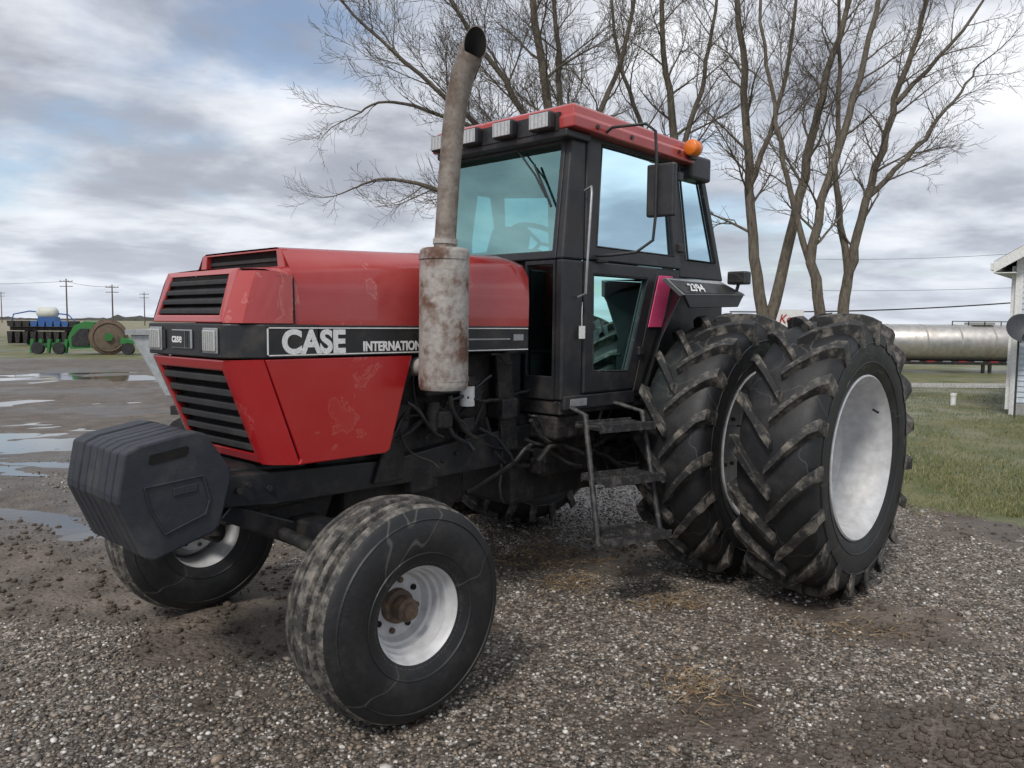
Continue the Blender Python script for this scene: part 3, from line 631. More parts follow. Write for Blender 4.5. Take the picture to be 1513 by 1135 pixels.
for k,(d,l,a,b) in enumerate(PUD):
    n=40; z=(-.0175,-.0165,-.018,-.015,-.017)[k]
    vv=[S(d,l,z)]+[S(d+1.5*a*math.cos(t),l+1.5*b*math.sin(t),z) for t in [2*math.pi*i/n for i in range(n)]]
    mobj("puddle" if k==0 else "puddle.%03d"%k,vv,[(0,1+i,1+(i+1)%n) for i in range(n)],WAT)
def ico():
    bm=bmesh.new(); bmesh.ops.create_icosphere(bm,subdivisions=1,radius=1); v=np.array([p.co[:] for p in bm.verts]); f=np.array([[q.index for q in t.verts] for t in bm.faces]); bm.free(); return v,f
iv,iff=ico()
def scatter(name,N,gen,mat,smooth=True):
    P=[];Sx=[]
    while len(P)<N:
        r=gen()
        if r: P.append(r[:3]); Sx.append(r[3])
    P=np.array(P);Sx=np.array(Sx); n=len(P)
    sc=Sx[:,None]*np.stack([rng.uniform(.8,1.4,n),rng.uniform(.7,1.1,n),rng.uniform(.45,.85,n)],1)
    a=rng.uniform(0,6.28,n); ca_,sa=np.cos(a),np.sin(a)
    L=iv[None]*(1+rng.uniform(-.22,.22,(n,len(iv),1)))*sc[:,None,:]
    X=L[...,0]*ca_[:,None]-L[...,1]*sa[:,None]; Y=L[...,0]*sa[:,None]+L[...,1]*ca_[:,None]
    VV=np.stack([X,Y,L[...,2]],-1)+P[:,None,:]
    FF=iff[None]+(np.arange(n)*len(iv))[:,None,None]
    return npmesh(name,VV.reshape(-1,3),FF.reshape(-1,3),[mat],smooth)
nt=NT("gravel_stones"); gi=nt.n('ShaderNodeNewGeometry'); tc=nt.n('ShaderNodeTexCoord').outputs['Object']
gc=ramp(nt,gi.outputs['Random Per Island'],[(0,(.045,.037,.030)),(.35,(.11,.092,.075)),(.62,(.19,.165,.14)),(.78,(.31,.24,.175)),(.91,(.40,.37,.335)),(1,(.78,.75,.70))])
gc=mixc(nt,ramp(nt,tnoise(nt,tc,70,2),[(.45,0.),(.7,.5)]),gc,(.12,.092,.072))
GRV=finish(nt,gc,.48)
def gen():
    d=2.0+7.5*random.random()**1.2; l=random.uniform(-.85,.9)*d
    x=CP.x+F.x*d+R.x*l; y=CP.y+F.y*d+R.y*l
    if grassf(x,y)>.1: return None
    m=mudf(x,y)
    if m>.05 and random.random()<min(.94,.50+m): return None
    for pd,pl,a,b in PUD:
        if ((d-pd)/a)**2+((l-pl)/b)**2<.8: return None
    s=.0048+.0085*random.random()**2.0
    if random.random()<.014: s*=1.9
    return (x,y,height(x,y)-.004+s*.25,s)
scatter("gravel",54000,gen,GRV)
CLD=pm("mud_clod",(.080,.063,.049),.9,dirt=(.17,.14,.112),ds=20,amt=.6,bs=.8,bsc=60)
def gen2():
    d=2.2+4.5*random.random(); l=random.uniform(-.8,.75)*d
    if random.random()<.15: d=random.gauss(2.95,.25); l=random.gauss(2.05,.3)
    x=CP.x+F.x*d+R.x*l; y=CP.y+F.y*d+R.y*l
    if mudf(x,y)<.12: return None
    s=.005+.022*random.random()**4.5
    return (x,y,height(x,y)+s*.1,s)
scatter("mud_clods",3600,gen2,CLD)
nt=NT("grass_blades"); gi=nt.n('ShaderNodeNewGeometry')
GRS=finish(nt,ramp(nt,gi.outputs['Random Per Island'],[(0,(.07,.095,.025)),(.45,(.13,.155,.045)),(.75,(.24,.215,.095)),(1,(.36,.31,.17))]),.7)
def blades(name,N,gen,h0,mat,flat=False):
    VV=[];n=0
    while n<N:
        r=gen()
        if not r: continue
        x,y,z=r; a=random.uniform(0,6.28); h=h0*random.uniform(.5,1.3); w=.004 if not flat else .0025
        if flat:
            dx,dy=math.cos(a)*h,math.sin(a)*h; wx,wy=-math.sin(a)*w,math.cos(a)*w; dz=random.uniform(-.004,.02)
            VV+=[(x-wx,y-wy,z),(x+wx,y+wy,z+.002),(x+dx,y+dy,z+dz)]
        else:
            wx,wy=math.cos(a)*w,math.sin(a)*w
            VV+=[(x-wx,y-wy,z),(x+wx,y+wy,z),(x+random.gauss(0,.4)*h,y+random.gauss(0,.4)*h,z+h)]
        n+=1
    return npmesh(name,np.array(VV),np.arange(len(VV)).reshape(-1,3),[mat],False)
def gg():
    d=7+17*random.random()**1.5; l=random.uniform(.30,.95)*d
    x=CP.x+F.x*d+R.x*l; y=CP.y+F.y*d+R.y*l; g=grassf(x,y)
    if g<-.15 or (g<.35 and random.random()>.35): return None
    if nz(x,y,1.1,12)+.6*nz(x,y,3.1,4)<-.12 and random.random()<.75: return None
    return (x,y,-.005)
blades("grass",64000,gg,.045,GRS)
nt=NT("straw"); gi=nt.n('ShaderNodeNewGeometry')
STW=finish(nt,ramp(nt,gi.outputs['Random Per Island'],[(0,(.12,.07,.035)),(.6,(.26,.17,.085)),(1,(.42,.31,.17))]),.8)
def gs():
    c=random.choice([(5.7,.35,.22,.26),(5.7,.35,.2,.24),(5.5,.1,.2,.2),(3.6,.85,.12,.10),(4.7,.95,.1,.12),(5.05,.35,.1,.12),(4.3,1.9,.12,.2)])
    d=random.gauss(c[0],c[2]); l=random.gauss(c[1],c[3]); x=CP.x+F.x*d+R.x*l; y=CP.y+F.y*d+R.y*l
    return (x,y,height(x,y)+.004+random.random()*.02)
blades("straw",1500,gs,.09,STW,True)
LNM=pm("lane_gravel",(.38,.37,.35),.9,dirt=(.25,.23,.2),ds=.8,amt=.5)
lv=[];
for i in range(30):
    l=8+i*2.2; lv+=[S(21.9+.02*l,l,.006),S(23.6+.03*l,l,.006)]
mobj("lane",lv,[(2*i,2*i+1,2*i+3,2*i+2) for i in range(29)],LNM)

# =================================================================== TREES
nt=NT("bark"); tc=nt.n('ShaderNodeTexCoord').outputs['Object']
mp=nt.n('ShaderNodeMapping'); mp.inputs['Scale'].default_value=(1,1,.25); nt.l(tc,mp.inputs[0])
b1=tnoise(nt,mp.outputs[0],22,4,.7); bc=ramp(nt,b1,[(.3,(.065,.053,.041)),(.55,(.145,.122,.093)),(.8,(.24,.205,.16))])
BARK=finish(nt,bc,.9,0,b1,.8,.03)
class TreeB:
    def __init__(s,d0,seed): s.v=[];s.f=[];s.d0=d0;s.r=random.Random(seed)
    def seg(s,path,rads,n):
        b=len(s.v);m=len(path);px=None
        for i,p in enumerate(path):
            t=(path[min(i+1,m-1)]-path[max(i-1,0)]).normalized()
            if px is None: px=t.cross(Vector((.3,.9,.1))).normalized()
            x=(px-t*px.dot(t)).normalized(); px=x; y=t.cross(x)
            for k in range(n):
                a=6.2832*k/n; s.v.append(p+(x*math.cos(a)+y*math.sin(a))*rads[i])
        for i in range(m-1):
            for k in range(n): s.f.append((b+i*n+k,b+i*n+(k+1)%n,b+(i+1)*n+(k+1)%n,b+(i+1)*n+k))
    def grow(s,p,d,L,r,lev):
        R_=s.r; n=(6,5,4,2)[lev]; path=[p]; rads=[r]; d=d.normalized()
        bend=Vector((R_.gauss(0,.05),R_.gauss(0,.05),.03))
        for i in range(n):
            w=.11+.03*lev
            d=(d+bend+Vector((R_.gauss(0,w),R_.gauss(0,w),R_.gauss(0,w)+.03))).normalized()
            path.append(path[-1]+d*L/n); rads.append(max(.0028,r*(1-.8*(i+1)/n)))
        s.seg(path,rads,(6,4,3,3)[lev])
        if lev<3:
            cnt={0:11,1:9,2:6}[lev]
            cnt=max(2,int(cnt*min(1.4,L/({0:2.0,1:1.1,2:.6}[lev]))+.5))
            for k in range(cnt):
                t=.18+.82*(k+R_.random())/cnt; i=min(n-1,int(t*n)); q=path[i].lerp(path[i+1],t*n-i)
                dd=(path[i+1]-path[i]).normalized(); a=dd.orthogonal().normalized(); a=Matrix.Rotation(R_.uniform(0,6.28),3,dd)@a
                an=R_.uniform(.4,.85); nd=dd*math.cos(an)+a*math.sin(an)+Vector((0,0,.06))
                s.grow(q,nd,L*R_.uniform(.38,.66)*(1.1-.35*t),max(.0035,rads[i]*.5),lev+1)
    def stem(s,pts,r0,r1,start=.3,dens=.33,bl=1.7):
        R_=s.r; P=[]; W=[]
        for i,(l,z) in enumerate(pts):
            W.append(S(s.d0+s.dof*(i/len(pts)),l,z))
        for i in range(len(W)-1):
            a=W[max(i-1,0)];b=W[i];c=W[i+1];e=W[min(i+2,len(W)-1)]
            for k in range(5):
                t=k/5; P.append(.5*((2*b)+(c-a)*t+(2*a-5*b+4*c-e)*t*t+(3*b-a-3*c+e)*t**3))
        P.append(W[-1]); m=len(P)
        P=[p+Vector((R_.gauss(0,.02),R_.gauss(0,.02),0)) if 0<i else p for i,p in enumerate(P)]
        rd=[r0+(r1-r0)*(i/(m-1))**.8 for i in range(m)]
        s.seg(P,rd,10)
        tot=sum((P[i+1]-P[i]).length for i in range(m-1)); acc=0; nxt=tot*start
        for i in range(m-1):
            L=(P[i+1]-P[i]).length
            while nxt<acc+L:
                q=P[i].lerp(P[i+1],(nxt-acc)/L); d=(P[i+1]-P[i]).normalized(); a=d.orthogonal(); a=Matrix.Rotation(R_.uniform(0,6.28),3,d)@a
                an=R_.uniform(.45,.9); u=nxt/tot
                s.grow(q,d*math.cos(an)+a*math.sin(an)+Vector((0,0,.1)),bl*R_.uniform(.6,1.25)*(1.15-.5*u),max(.009,rd[i]*.36),0 if R_.random()<.5 else 1)
                nxt+=dens*R_.uniform(.6,1.4)
            acc+=L
        s.grow(P[-1],P[-1]-P[-2],bl*.9,r1,1)
def tree(d0,seed,stems,dens=.36):
    t=TreeB(d0,seed)
    for dof,pts,r0,r1,start,bl in stems:
        t.dof=dof; t.stem(pts,r0,r1,start,dens,bl)
    me=bpy.data.meshes.new("bare_tree"); me.from_pydata([tuple(p) for p in t.v],[],t.f); me.materials.append(BARK)
    me.polygons.foreach_set('use_smooth',[True]*len(me.polygons))
    o=bpy.data.objects.new("bare_tree",me); COL.objects.link(o); return len(t.f)
nf=0
nf+=tree(14.6,1,[(0,[(.75,-.1),(.74,2),(.7,4),(.62,5.2),(.3,7.4),(.05,9.6)],.18,.035,.45,1.7),
 (.6,[(.73,3.0),(.8,4.6),(.78,6.5),(.6,9.0)],.10,.025,.3,1.6),
 (-.8,[(.70,3.4),(.1,4.4),(-.9,5.3),(-2.1,6.3),(-3.0,7.1)],.08,.018,.12,1.7),
 (.8,[(.70,2.9),(-.2,3.6),(-1.4,4.1),(-2.4,4.3),(-3.0,4.15)],.075,.014,.12,1.25),
 (.2,[(.70,3.8),(-.3,4.9),(-1.4,5.4),(-2.3,5.6),(-2.8,5.4)],.06,.014,.12,1.3),
 (-.6,[(.55,4.8),(-.2,5.9),(-1.2,7.3),(-1.9,8.6)],.07,.02,.15,1.6),
 (.5,[(.78,3.6),(1.2,4.8),(1.8,6.1),(2.2,7.8),(2.3,9.0)],.08,.02,.25,1.5)],.34)
nf+=tree(16.2,2,[(0,[(3.1,-.1),(3.1,3),(3.15,5.3),(2.9,7.0),(2.7,9.8)],.15,.03,.4,1.6),
 (.4,[(3.1,4.5),(3.6,6.0),(3.9,7.5),(4.1,9.3)],.07,.02,.2,1.5),
 (-.7,[(3.12,4.2),(2.5,5.4),(2.0,6.8),(1.7,8.8)],.07,.02,.2,1.5)],.38)
nf+=tree(15.0,3,[(0,[(4.75,-.1),(4.70,1.6),(4.42,3.3),(4.25,5.5),(4.0,7.5),(3.8,9.8)],.15,.03,.35,1.4),
 (.5,[(4.72,1.5),(5.15,3.3),(5.5,5.1),(5.8,6.4),(6.2,7.8),(6.5,9.3)],.12,.03,.35,1.4),
 (-.5,[(4.32,4.2),(4.85,6.0),(5.0,8.6)],.06,.02,.2,1.3)],.36)
nf+=tree(14.2,4,[(0,[(5.45,-.1),(5.45,1.6),(5.25,3.1),(5.7,5.0),(6.1,6.6),(6.4,8.8)],.13,.03,.35,1.3),
 (.6,[(5.4,2.2),(5.05,3.4),(4.7,4.9),(4.4,6.6),(4.1,8.6)],.07,.02,.3,1.3)],.36)
nf+=tree(15.2,5,[(0,[(6.3,-.1),(6.25,2.0),(6.35,2.9),(6.65,4.3),(7.05,5.9),(7.45,7.3),(7.7,9.0)],.13,.03,.35,1.4),
 (.4,[(6.62,4.1),(7.5,5.0),(8.2,5.9),(8.7,6.6)],.06,.015,.12,1.3),
 (-.5,[(7.05,5.8),(7.9,6.8),(8.6,7.9)],.055,.015,.12,1.3),
 (.6,[(6.3,2.6),(6.05,4.4),(6.1,6.5),(6.0,8.7)],.08,.02,.3,1.3)],.34)
print("tree faces",nf)

# =================================================================== HOUSE
H=empty("siding_house")
SID=pm("siding",(.50,.56,.62),.7,dirt=(.4,.42,.42),ds=3,amt=.2); TRM=pm("house_trim",(.78,.78,.77),.6,amt=.1,dirt=(.5,.5,.5)); SHG=pm("shingles",(.06,.06,.065),.9,ds=12,amt=.5,bs=.4)
hb=S(15.4,9.62); ey=(F+R*.82).normalized(); ex=(R-F*.82).normalized()
def HP(a,b,z): p=hb+ex*a+ey*b; return (p.x,p.y,z)
Wd,Dp,Hh=7.0,9.0,3.05
mobj("walls",[HP(0,0,0),HP(Wd,0,0),HP(Wd,Dp,0),HP(0,Dp,0),HP(0,0,Hh),HP(Wd,0,Hh),HP(Wd,Dp,Hh),HP(0,Dp,Hh),HP(Wd/2,0,Hh+2.1),HP(Wd/2,Dp,Hh+2.1)],[(0,1,5,8,4),(1,2,6,5),(2,3,7,9,6),(3,0,4,7)],SID,H)
for k in range(26):
    z=.25+k*.105
    mobj("siding_board_%d"%k,[HP(.09,-.022,z),HP(Wd-.09,-.022,z),HP(Wd-.09,-.004,z+.1),HP(.09,-.004,z+.1),HP(.09,-.004,z)],[(0,1,2,3),(0,1,4)],SID,H)
    mobj("siding_board_side_%d"%k,[HP(-.022,.09,z),HP(-.022,Dp-.09,z),HP(-.004,Dp-.09,z+.1),HP(-.004,.09,z+.1)],[(0,1,2,3)],SID,H)
def hbox(nm,a0,a1,b0,b1,z0,z1,mat): mobj(nm,[HP(a0,b0,z0),HP(a1,b0,z0),HP(a1,b1,z0),HP(a0,b1,z0),HP(a0,b0,z1),HP(a1,b0,z1),HP(a1,b1,z1),HP(a0,b1,z1)],BF,mat,H)
hbox("corner_board",-.03,.09,-.035,.09,0,Hh,TRM); hbox("foundation",-.01,Wd+.01,-.01,Dp,0,.22,pm("foundation",(.3,.3,.29),.9))
for sgn,nm in ((0,"l"),(1,"r")):
    a0=-.36 if sgn==0 else Wd+.36; sl=2.1/3.5; z0=Hh-.36*sl+.10
    v=[HP(a0,-.35,z0),HP(Wd/2,-.35,Hh+2.2),HP(Wd/2,Dp+.35,Hh+2.2),HP(a0,Dp+.35,z0)]
    v2=[(x,y,z-.05) for x,y,z in v]
    mobj("roof_"+nm,v+v2,BF,SHG,H)
    q=[HP(a0,-.37,z0-.052),HP(Wd/2,-.37,Hh+2.148),HP(Wd/2,-.352,Hh+2.148),HP(a0,-.352,z0-.052)]
    mobj("fascia_"+nm,[(x,y,z-.17) for x,y,z in q]+[(x,y,z+.04) for x,y,z in q],BF,TRM,H)
    hbox("soffit_"+nm,min(a0,0 if sgn==0 else Wd),max(a0,0 if sgn==0 else Wd),-.35,Dp+.3,z0-.23,z0-.215,TRM)
    hbox("gutter_"+nm,a0-.06,a0+.06,-.35,Dp+.3,z0-.17,z0-.04,TRM)
hbox("downpipe",-.11,-.04,.05,.12,.1,Hh-.2,TRM)
hbox("window_frame",1.6,2.7,-.05,-.024,1.0,2.3,TRM); hbox("window_pane",1.67,2.63,-.055,-.051,1.07,2.23,GLD)
D=empty("satellite_dish")
dc=S(14.9,9.42,1.66); dn=(-F*.9-R*.25+Vector((0,0,.3))).normalized(); e1=dn.orthogonal().normalized(); e2=dn.cross(e1)
v=[];f=[]
for i in range(6):
    r=.27*(i+.01)/5
    for k in range(28):
        a=6.2832*k/28; v.append(dc+(e1*math.cos(a)+e2*math.sin(a))*r+dn*(r*r*.9))
for i in range(5):
    for k in range(28): f.append((i*28+k,i*28+(k+1)%28,(i+1)*28+(k+1)%28,(i+1)*28+k))
DM=pm("dish_grey",(.045,.05,.06),.4,amt=.1); mobj("reflector",v,f,DM,D,smooth=60)
tube("lnb_arm",[dc+Vector((0,0,-.25)),dc+dn*.3+Vector((0,0,-.1))],.012,DM,D,6); tube("lnb",[dc+dn*.3+Vector((0,0,-.1)),dc+dn*.36+Vector((0,0,-.07))],.03,TRM,D,10)
tube("mast",[dc-dn*.02,dc-dn*.12+Vector((0,0,-.1)),Vector((dc.x,dc.y,0))-dn*.12],.02,DM,D,8)
pc=S(17.2,9.50); C=empty("cleanout_pipe"); tube("pipe",[pc,pc+Vector((0,0,.2))],.055,TRM,C,14); tube("cap",[pc+Vector((0,0,.2)),pc+Vector((0,0,.26))],.065,TRM,C,14)
# =================================================================== TANK TRAILER
K=empty("tank_trailer"); STL=pm("stainless",(.50,.485,.46),.33,.75,dirt=(.3,.25,.2),ds=1.2,amt=.4)
def KP(l,b,z): p=S(30,l)+F*b; return Vector((p.x,p.y,z))
tube("tank",[KP(13.2,0,1.08),KP(13.25,0,1.08),KP(13.35,0,1.08),KP(25,0,1.08),KP(25.1,0,1.08)],[.45,.62,.69,.69,.5],STL,K,36,smooth=50)
for l in np.arange(13.9,25,1.25): tube("band_%d"%int(l*10),[KP(l,0,1.08),KP(l+.06,0,1.08)],.70,STL,K,36)
hx=lambda nm,l0,l1,b0,b1,z0,z1,mat,par=K,fn=KP: mobj(nm,[fn(l0,b0,z0),fn(l1,b0,z0),fn(l1,b1,z0),fn(l0,b1,z0),fn(l0,b0,z1),fn(l1,b0,z1),fn(l1,b1,z1),fn(l0,b1,z1)],BF,mat,par)
hx("chassis",13.4,25,-.5,.5,.30,.43,BLK2)
REDR=pm("red_tape",(.42,.03,.03),.4,amt=.1)
for k in range(20): hx("tape_%d"%k,13.4+k*.58,13.4+k*.58+.30,-.71,-.69,.415,.445,REDR if k%2 else CHR)
hx("hatch",17.0,17.8,-.3,.3,1.76,1.86,STL); hx("hatch_rail",16.2,18.6,-.32,-.30,1.88,1.91,BLK2)
for k in range(5): hx("rail_post_%d"%k,16.2+k*.6,16.23+k*.6,-.32,-.30,1.74,1.88,BLK2)
for l in (17.3,17.55): hx("landing_leg_%d"%int(l*10),l,l+.09,-.5,-.4,0,.35,BLK2)
for l in (21.5,22.7):
    for b in (-.55,.55): tube("wheel_%d_%d"%(int(l*10),b>0),[KP(l,b-.12,.33),KP(l,b+.12,.33)],.33,RUB,K,24)
hx("valve_box",18.9,19.4,-.6,-.2,.1,.33,BLK2)
G=empty("yard_sign")
GP=lambda l,b,z:(S(24,8.25)+R*l+F*b+Vector((0,0,z)))
hx("panel",-.40,.40,-.05,.05,1.55,2.15,TRM,G,GP)
for a in (-.36,.30): hx("post_%d"%int(a*100),a,a+.06,-.03,.03,0,1.55,TRM,G,GP)
RS=Matrix((R,Vector((0,0,1)),-F)).transposed().to_4x4()
text("lettering","Kerr",.36,GP(-.34,-.056,1.75),RS,REDR,G,.002,.006,.9,.25)
# =================================================================== FARM MACHINES far left
GRN=pm("green_paint",(.02,.17,.035),.45,dirt=(.1,.1,.06),amt=.35,ds=3); RU=pm("rusty_brown",(.16,.12,.085),.8,dirt=(.06,.05,.04),ds=5,amt=.7,bs=.4); BLU=pm("blue_paint",(.025,.10,.30),.4,amt=.25)
I_=empty("green_implement"); IP=lambda l,b,z:(S(38,-20.2)+R*l+F*b+Vector((0,0,z)))
def itube(nm,a,b,r,mat,par,fn,n=20): tube(nm,[fn(*a),fn(*b)],r,mat,par,n)
dr=(R*.45-F*.9).normalized()
dcn=IP(1.35,-.5,.82)
tube("round_drum",[dcn-dr*.6,dcn-dr*.55,dcn+dr*.0,dcn+dr*.05],[.55,.80,.80,.62],RU,I_,32)
for k in range(5): tube("drum_rib_%d"%k,[dcn-dr*(.05+k*.11),dcn-dr*(.09+k*.11)],.84,RU,I_,32)
tube("drum_rim",[dcn+dr*.05+(Vector((0,0,1))*math.cos(a)+dr.cross(Vector((0,0,1)))*math.sin(a))*.66 for a in [6.2832*k/28 for k in range(28)]],.04,HUB,I_,6,closed=True)
tube("drum_hub",[dcn+dr*.05,dcn+dr*.15],.18,GRN,I_,16)
def ipr(nm,poly,b0,b1,mat,par,fn):
    n=len(poly); v=[fn(a,b0,z) for a,z in poly]+[fn(a,b1,z) for a,z in poly]
    mobj(nm,v,[tuple(range(n)),tuple(range(2*n-1,n-1,-1))]+[(i,(i+1)%n,n+(i+1)%n,n+i) for i in range(n)],mat,par)
ipr("shroud",[(-.4,.25),(-.5,.8),(-.2,1.35),(.3,1.55),(.7,1.5),(.8,1.2),(.75,.3)],-.6,.7,GRN,I_,IP)
ipr("shroud_panel",[(-.3,.4),(-.3,.8),(.1,1.2),(.5,1.2),(.5,.4)],-.66,-.61,BLK,I_,IP)
ipr("arm",[(1.9,.5),(2.6,.5),(2.6,.65),(1.9,.8)],-.5,.3,GRN,I_,IP)
ipr("drawbar",[(-2.4,.25),(-.4,.35),(-.4,.6),(-2.4,.45)],-.2,.1,GRN,I_,IP)
for k in range(5): ipr("tine_%d"%k,[(-2.3+k*.4,.05),(-2.2+k*.4,.05),(-2.1+k*.4,.7),(-2.25+k*.4,.7)],-.6,-.45,GRN,I_,IP)
for l in (-1.9,-.9,2.3): itube("wheel_%d"%int(l*10),(l,-.7,.28),(l,-.5,.28),.28,RUB,I_,IP)
J=empty("planter"); JP=lambda l,b,z:(S(50,-28.6)+R*l+F*b+Vector((0,0,z)))
ipr("frame",[(-2.6,.9),(1.7,.9),(1.7,1.15),(-2.6,1.15)],-.1,.2,BLK2,J,JP)
for k in range(9):
    ipr("row_unit_%d"%k,[(-2.5+k*.48,.1),(-2.3+k*.48,.1),(-2.2+k*.48,.85),(-2.55+k*.48,.85)],-.5,.1,BLK2,J,JP)
    ipr("seed_box_%d"%k,[(-2.55+k*.48,1.16),(-2.22+k*.48,1.16),(-2.15+k*.48,1.5),(-2.6+k*.48,1.5)],-.4,.1,BLU if 2<k<8 else BLK2,J,JP)
TNK=pm("tank_plastic",(.60,.61,.56),.5,amt=.2)
tube("tank",[JP(-.9,0,2.0),JP(-.75,0,2.0),JP(.2,0,2.0),JP(.35,0,2.0)],[.18,.36,.36,.18],TNK,J,20)
ipr("tank_cradle",[(-.8,1.5),(.4,1.5),(.3,1.75),(-.7,1.75)],-.3,.3,BLU,J,JP)
for l in (-1.6,.9): itube("wheel_%d"%int(l*10),(l,.3,.5),(l,.6,.5),.5,RUB,J,JP)
tube("hose_arch",[JP(-2.6,0,1.15),JP(-2.4,0,1.9),JP(-1.4,0,2.1),JP(1,0,1.9),JP(1.7,0,1.2)],.04,BLU,J,6)
RK=empty("tillage_rack"); RP=lambda l,b,z:(S(40,-26.3)+R*l+F*b+Vector((0,0,z)))
for k in range(4): ipr("upright_%d"%k,[(-1.4+k*.55,0),(-1.3+k*.55,0),(-1.3+k*.55,2.8-.2*k),(-1.4+k*.55,3.0-.2*k)],0,.1,HUB,RK,RP)
for zz in (.3,.9,1.5,1.9): ipr("shelf_%d"%int(zz*10),[(-1.5,zz),(.4,zz),(.4,zz+.08),(-1.5,zz+.08)],0,.5,BLK2,RK,RP)
Q=empty("hopper_wagon"); QP=lambda l,b,z:(S(8.8,-4.20)+R*l+F*b+Vector((0,0,z)))
WPT=pm("white_panel",(.50,.54,.56),.5,dirt=(.35,.33,.3),ds=4,amt=.4)
v=[QP(0,0,1.50),QP(2.0,0,1.50),QP(2.0,1.4,1.50),QP(0,1.4,1.50),QP(.30,.2,.80),QP(1.7,.2,.80),QP(1.7,1.2,.80),QP(.30,1.2,.80)]
mobj("hopper",v,BF,WPT,Q,bevel=.02)
hx("lip",-.03,2.03,-.03,1.43,1.501,1.56,CHR,Q,QP); hx("chassis",.35,1.8,.2,1.2,.6,.70,BLK2,Q,QP)
for l in (.4,1.5): hx("leg_%d"%int(l*10),l,l+.06,.25,.31,.70,.83,BLK2,Q,QP)
for l in (.6,1.5):
    for b in (.1,1.1): itube("wheel_%d_%d"%(l*10,b>1),(l,b,.3),(l,b+.18,.3),.3,RUB,Q,QP)
WD=pm("pole_wood",(.12,.09,.07),.9)
def upole(d,l,h):
    U=empty("utility_pole"); p=S(d,l); tube("shaft",[p,p+Vector((0,0,h))],[.16,.11],WD,U,8)
    for zz in (h-.5,h-1.4):
        tube("arm_%d"%int(zz*10),[p-R*1.2+Vector((0,0,zz)),p+R*1.2+Vector((0,0,zz))],.07,WD,U,6)
    for a in (-1.1,-.4,.4,1.1): tube("insulator_%d"%int(a*10),[p+R*a+Vector((0,0,h-.45)),p+R*a+Vector((0,0,h-.2))],.06,CHR,U,6)
upole(150,-83,9.0); upole(150,-74.5,8.0); upole(210,-96,8.6); upole(260,-165,10); upole(120,95,8.5)
WI=empty("power_line")
def wire(a,b,sag,r,k):
    tube("wire_%d"%k,[a.lerp(b,t)-Vector((0,0,sag*4*t*(1-t))) for t in [i/14 for i in range(15)]],r,BLK2,WI,5)
wire(S(26,7,2.1),S(27,22,3.1),.25,.022,0); wire(S(60,22,6.6),S(60,48,8.4),.5,.013,1); wire(S(60,22,4.3),S(60,48,5.4),.3,.013,2)
wire(S(150,-83,8.5),S(150,-74.5,7.6),.3,.03,3); wire(S(150,-150,8.5),S(150,-83,8.5),1,.03,4)
nt=NT("distant_foliage"); tc=nt.n('ShaderNodeTexCoord').outputs['Object']
DT=finish(nt,ramp(nt,tnoise(nt,tc,.15,4),[(.3,(.09,.09,.09)),(.7,(.16,.16,.15))]),1.)
v=[];f=[];n=700
for i in range(n):
    a=-1.3+2.6*i/(n-1); rr=760; h=1.5+max(0,4*noise.noise(Vector((i*.05,0,0)))+2.4*noise.noise(Vector((i*.35,3,0)))+1.2*random.random())
    p=S(rr*math.cos(a),rr*math.sin(a)); v+=[(p.x,p.y,-1),(p.x,p.y,h)]
for i in range(n-1): f.append((2*i,2*i+2,2*i+3,2*i+1))
mobj("distant_treeline",v,f,DT,recalc=False)

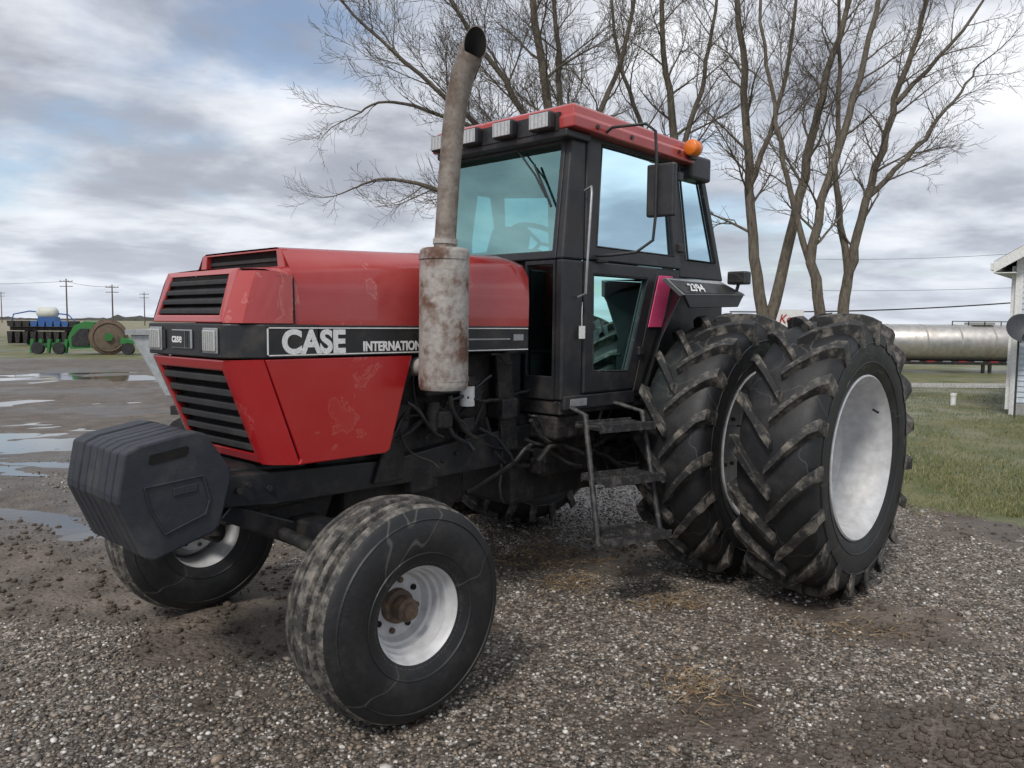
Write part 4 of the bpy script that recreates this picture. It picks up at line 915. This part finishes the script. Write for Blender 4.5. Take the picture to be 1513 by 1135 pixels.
# =================================================================== WORLD + SUN
w=bpy.data.worlds.new("World"); SC.world=w; w.use_nodes=True; t=w.node_tree; t.nodes.clear()
class WN(NT):
    def __init__(s,t): s.t=t
nt=WN(t)
SUNV=F*-.75+R*-.30
SUNAZ=math.atan2(SUNV.y,SUNV.x); SUNEL=math.radians(48)
sdir=Vector((math.cos(SUNAZ)*math.cos(SUNEL),math.sin(SUNAZ)*math.cos(SUNEL),math.sin(SUNEL)))
sky=nt.n('ShaderNodeTexSky'); sky.sky_type='NISHITA'; sky.sun_disc=False; sky.sun_elevation=SUNEL; sky.sun_rotation=math.pi/2-SUNAZ
bg1=nt.n('ShaderNodeBackground'); nt.l(sky.outputs[0],bg1.inputs[0]); bg1.inputs[1].default_value=.15
tc=nt.n('ShaderNodeTexCoord').outputs['Generated']; sx=nt.n('ShaderNodeSeparateXYZ'); nt.l(tc,sx.inputs[0])
def mth(op,a,b=0.,cl=False):
    m=nt.n('ShaderNodeMath',operation=op); m.use_clamp=cl
    for s_k,v_ in ((m.inputs[0],a),(m.inputs[1],b)):
        if isinstance(v_,bpy.types.NodeSocket): nt.l(v_,s_k)
        else: s_k.default_value=v_
    return m.outputs[0]
z=mth('ADD',mth('MAXIMUM',sx.outputs[2],0.),.16)
cb=nt.n('ShaderNodeCombineXYZ'); nt.l(mth('DIVIDE',sx.outputs[0],z),cb.inputs[0]); nt.l(mth('DIVIDE',sx.outputs[1],z),cb.inputs[1])
cb.inputs[2].default_value=3.7
n1=tnoise(nt,cb.outputs[0],.85,7,.56,.25); n2=tnoise(nt,cb.outputs[0],1.35,7,.54,.15)
cov=ramp(nt,n1,[(.35,0.30),(.41,.75),(.49,1.)])
ccol=ramp(nt,n2,[(.30,(1.08,1.10,1.13)),(.41,(.88,.905,.96)),(.49,(.62,.65,.72)),(.57,(.40,.425,.49)),(.72,(.28,.30,.36))])
hz=ramp(nt,sx.outputs[2],[(0.,.62),(.10,.28),(.3,0.)])
ccol=mixc(nt,hz,ccol,(.74,.80,.90))
bg2=nt.n('ShaderNodeBackground'); nt.l(ccol,bg2.inputs[0]); bg2.inputs[1].default_value=1.0
mx=nt.n('ShaderNodeMixShader'); nt.l(cov,mx.inputs[0]); nt.l(bg1.outputs[0],mx.inputs[1]); nt.l(bg2.outputs[0],mx.inputs[2])
wo=nt.n('ShaderNodeOutputWorld'); nt.l(mx.outputs[0],wo.inputs[0])
sd=bpy.data.lights.new("sun",'SUN'); sd.energy=2.2; sd.angle=math.radians(12); sd.color=(1,.96,.9)
so=bpy.data.objects.new("sun",sd); COL.objects.link(so); so.rotation_euler=sdir.to_track_quat('Z','Y').to_euler(); so.location=(0,0,20)
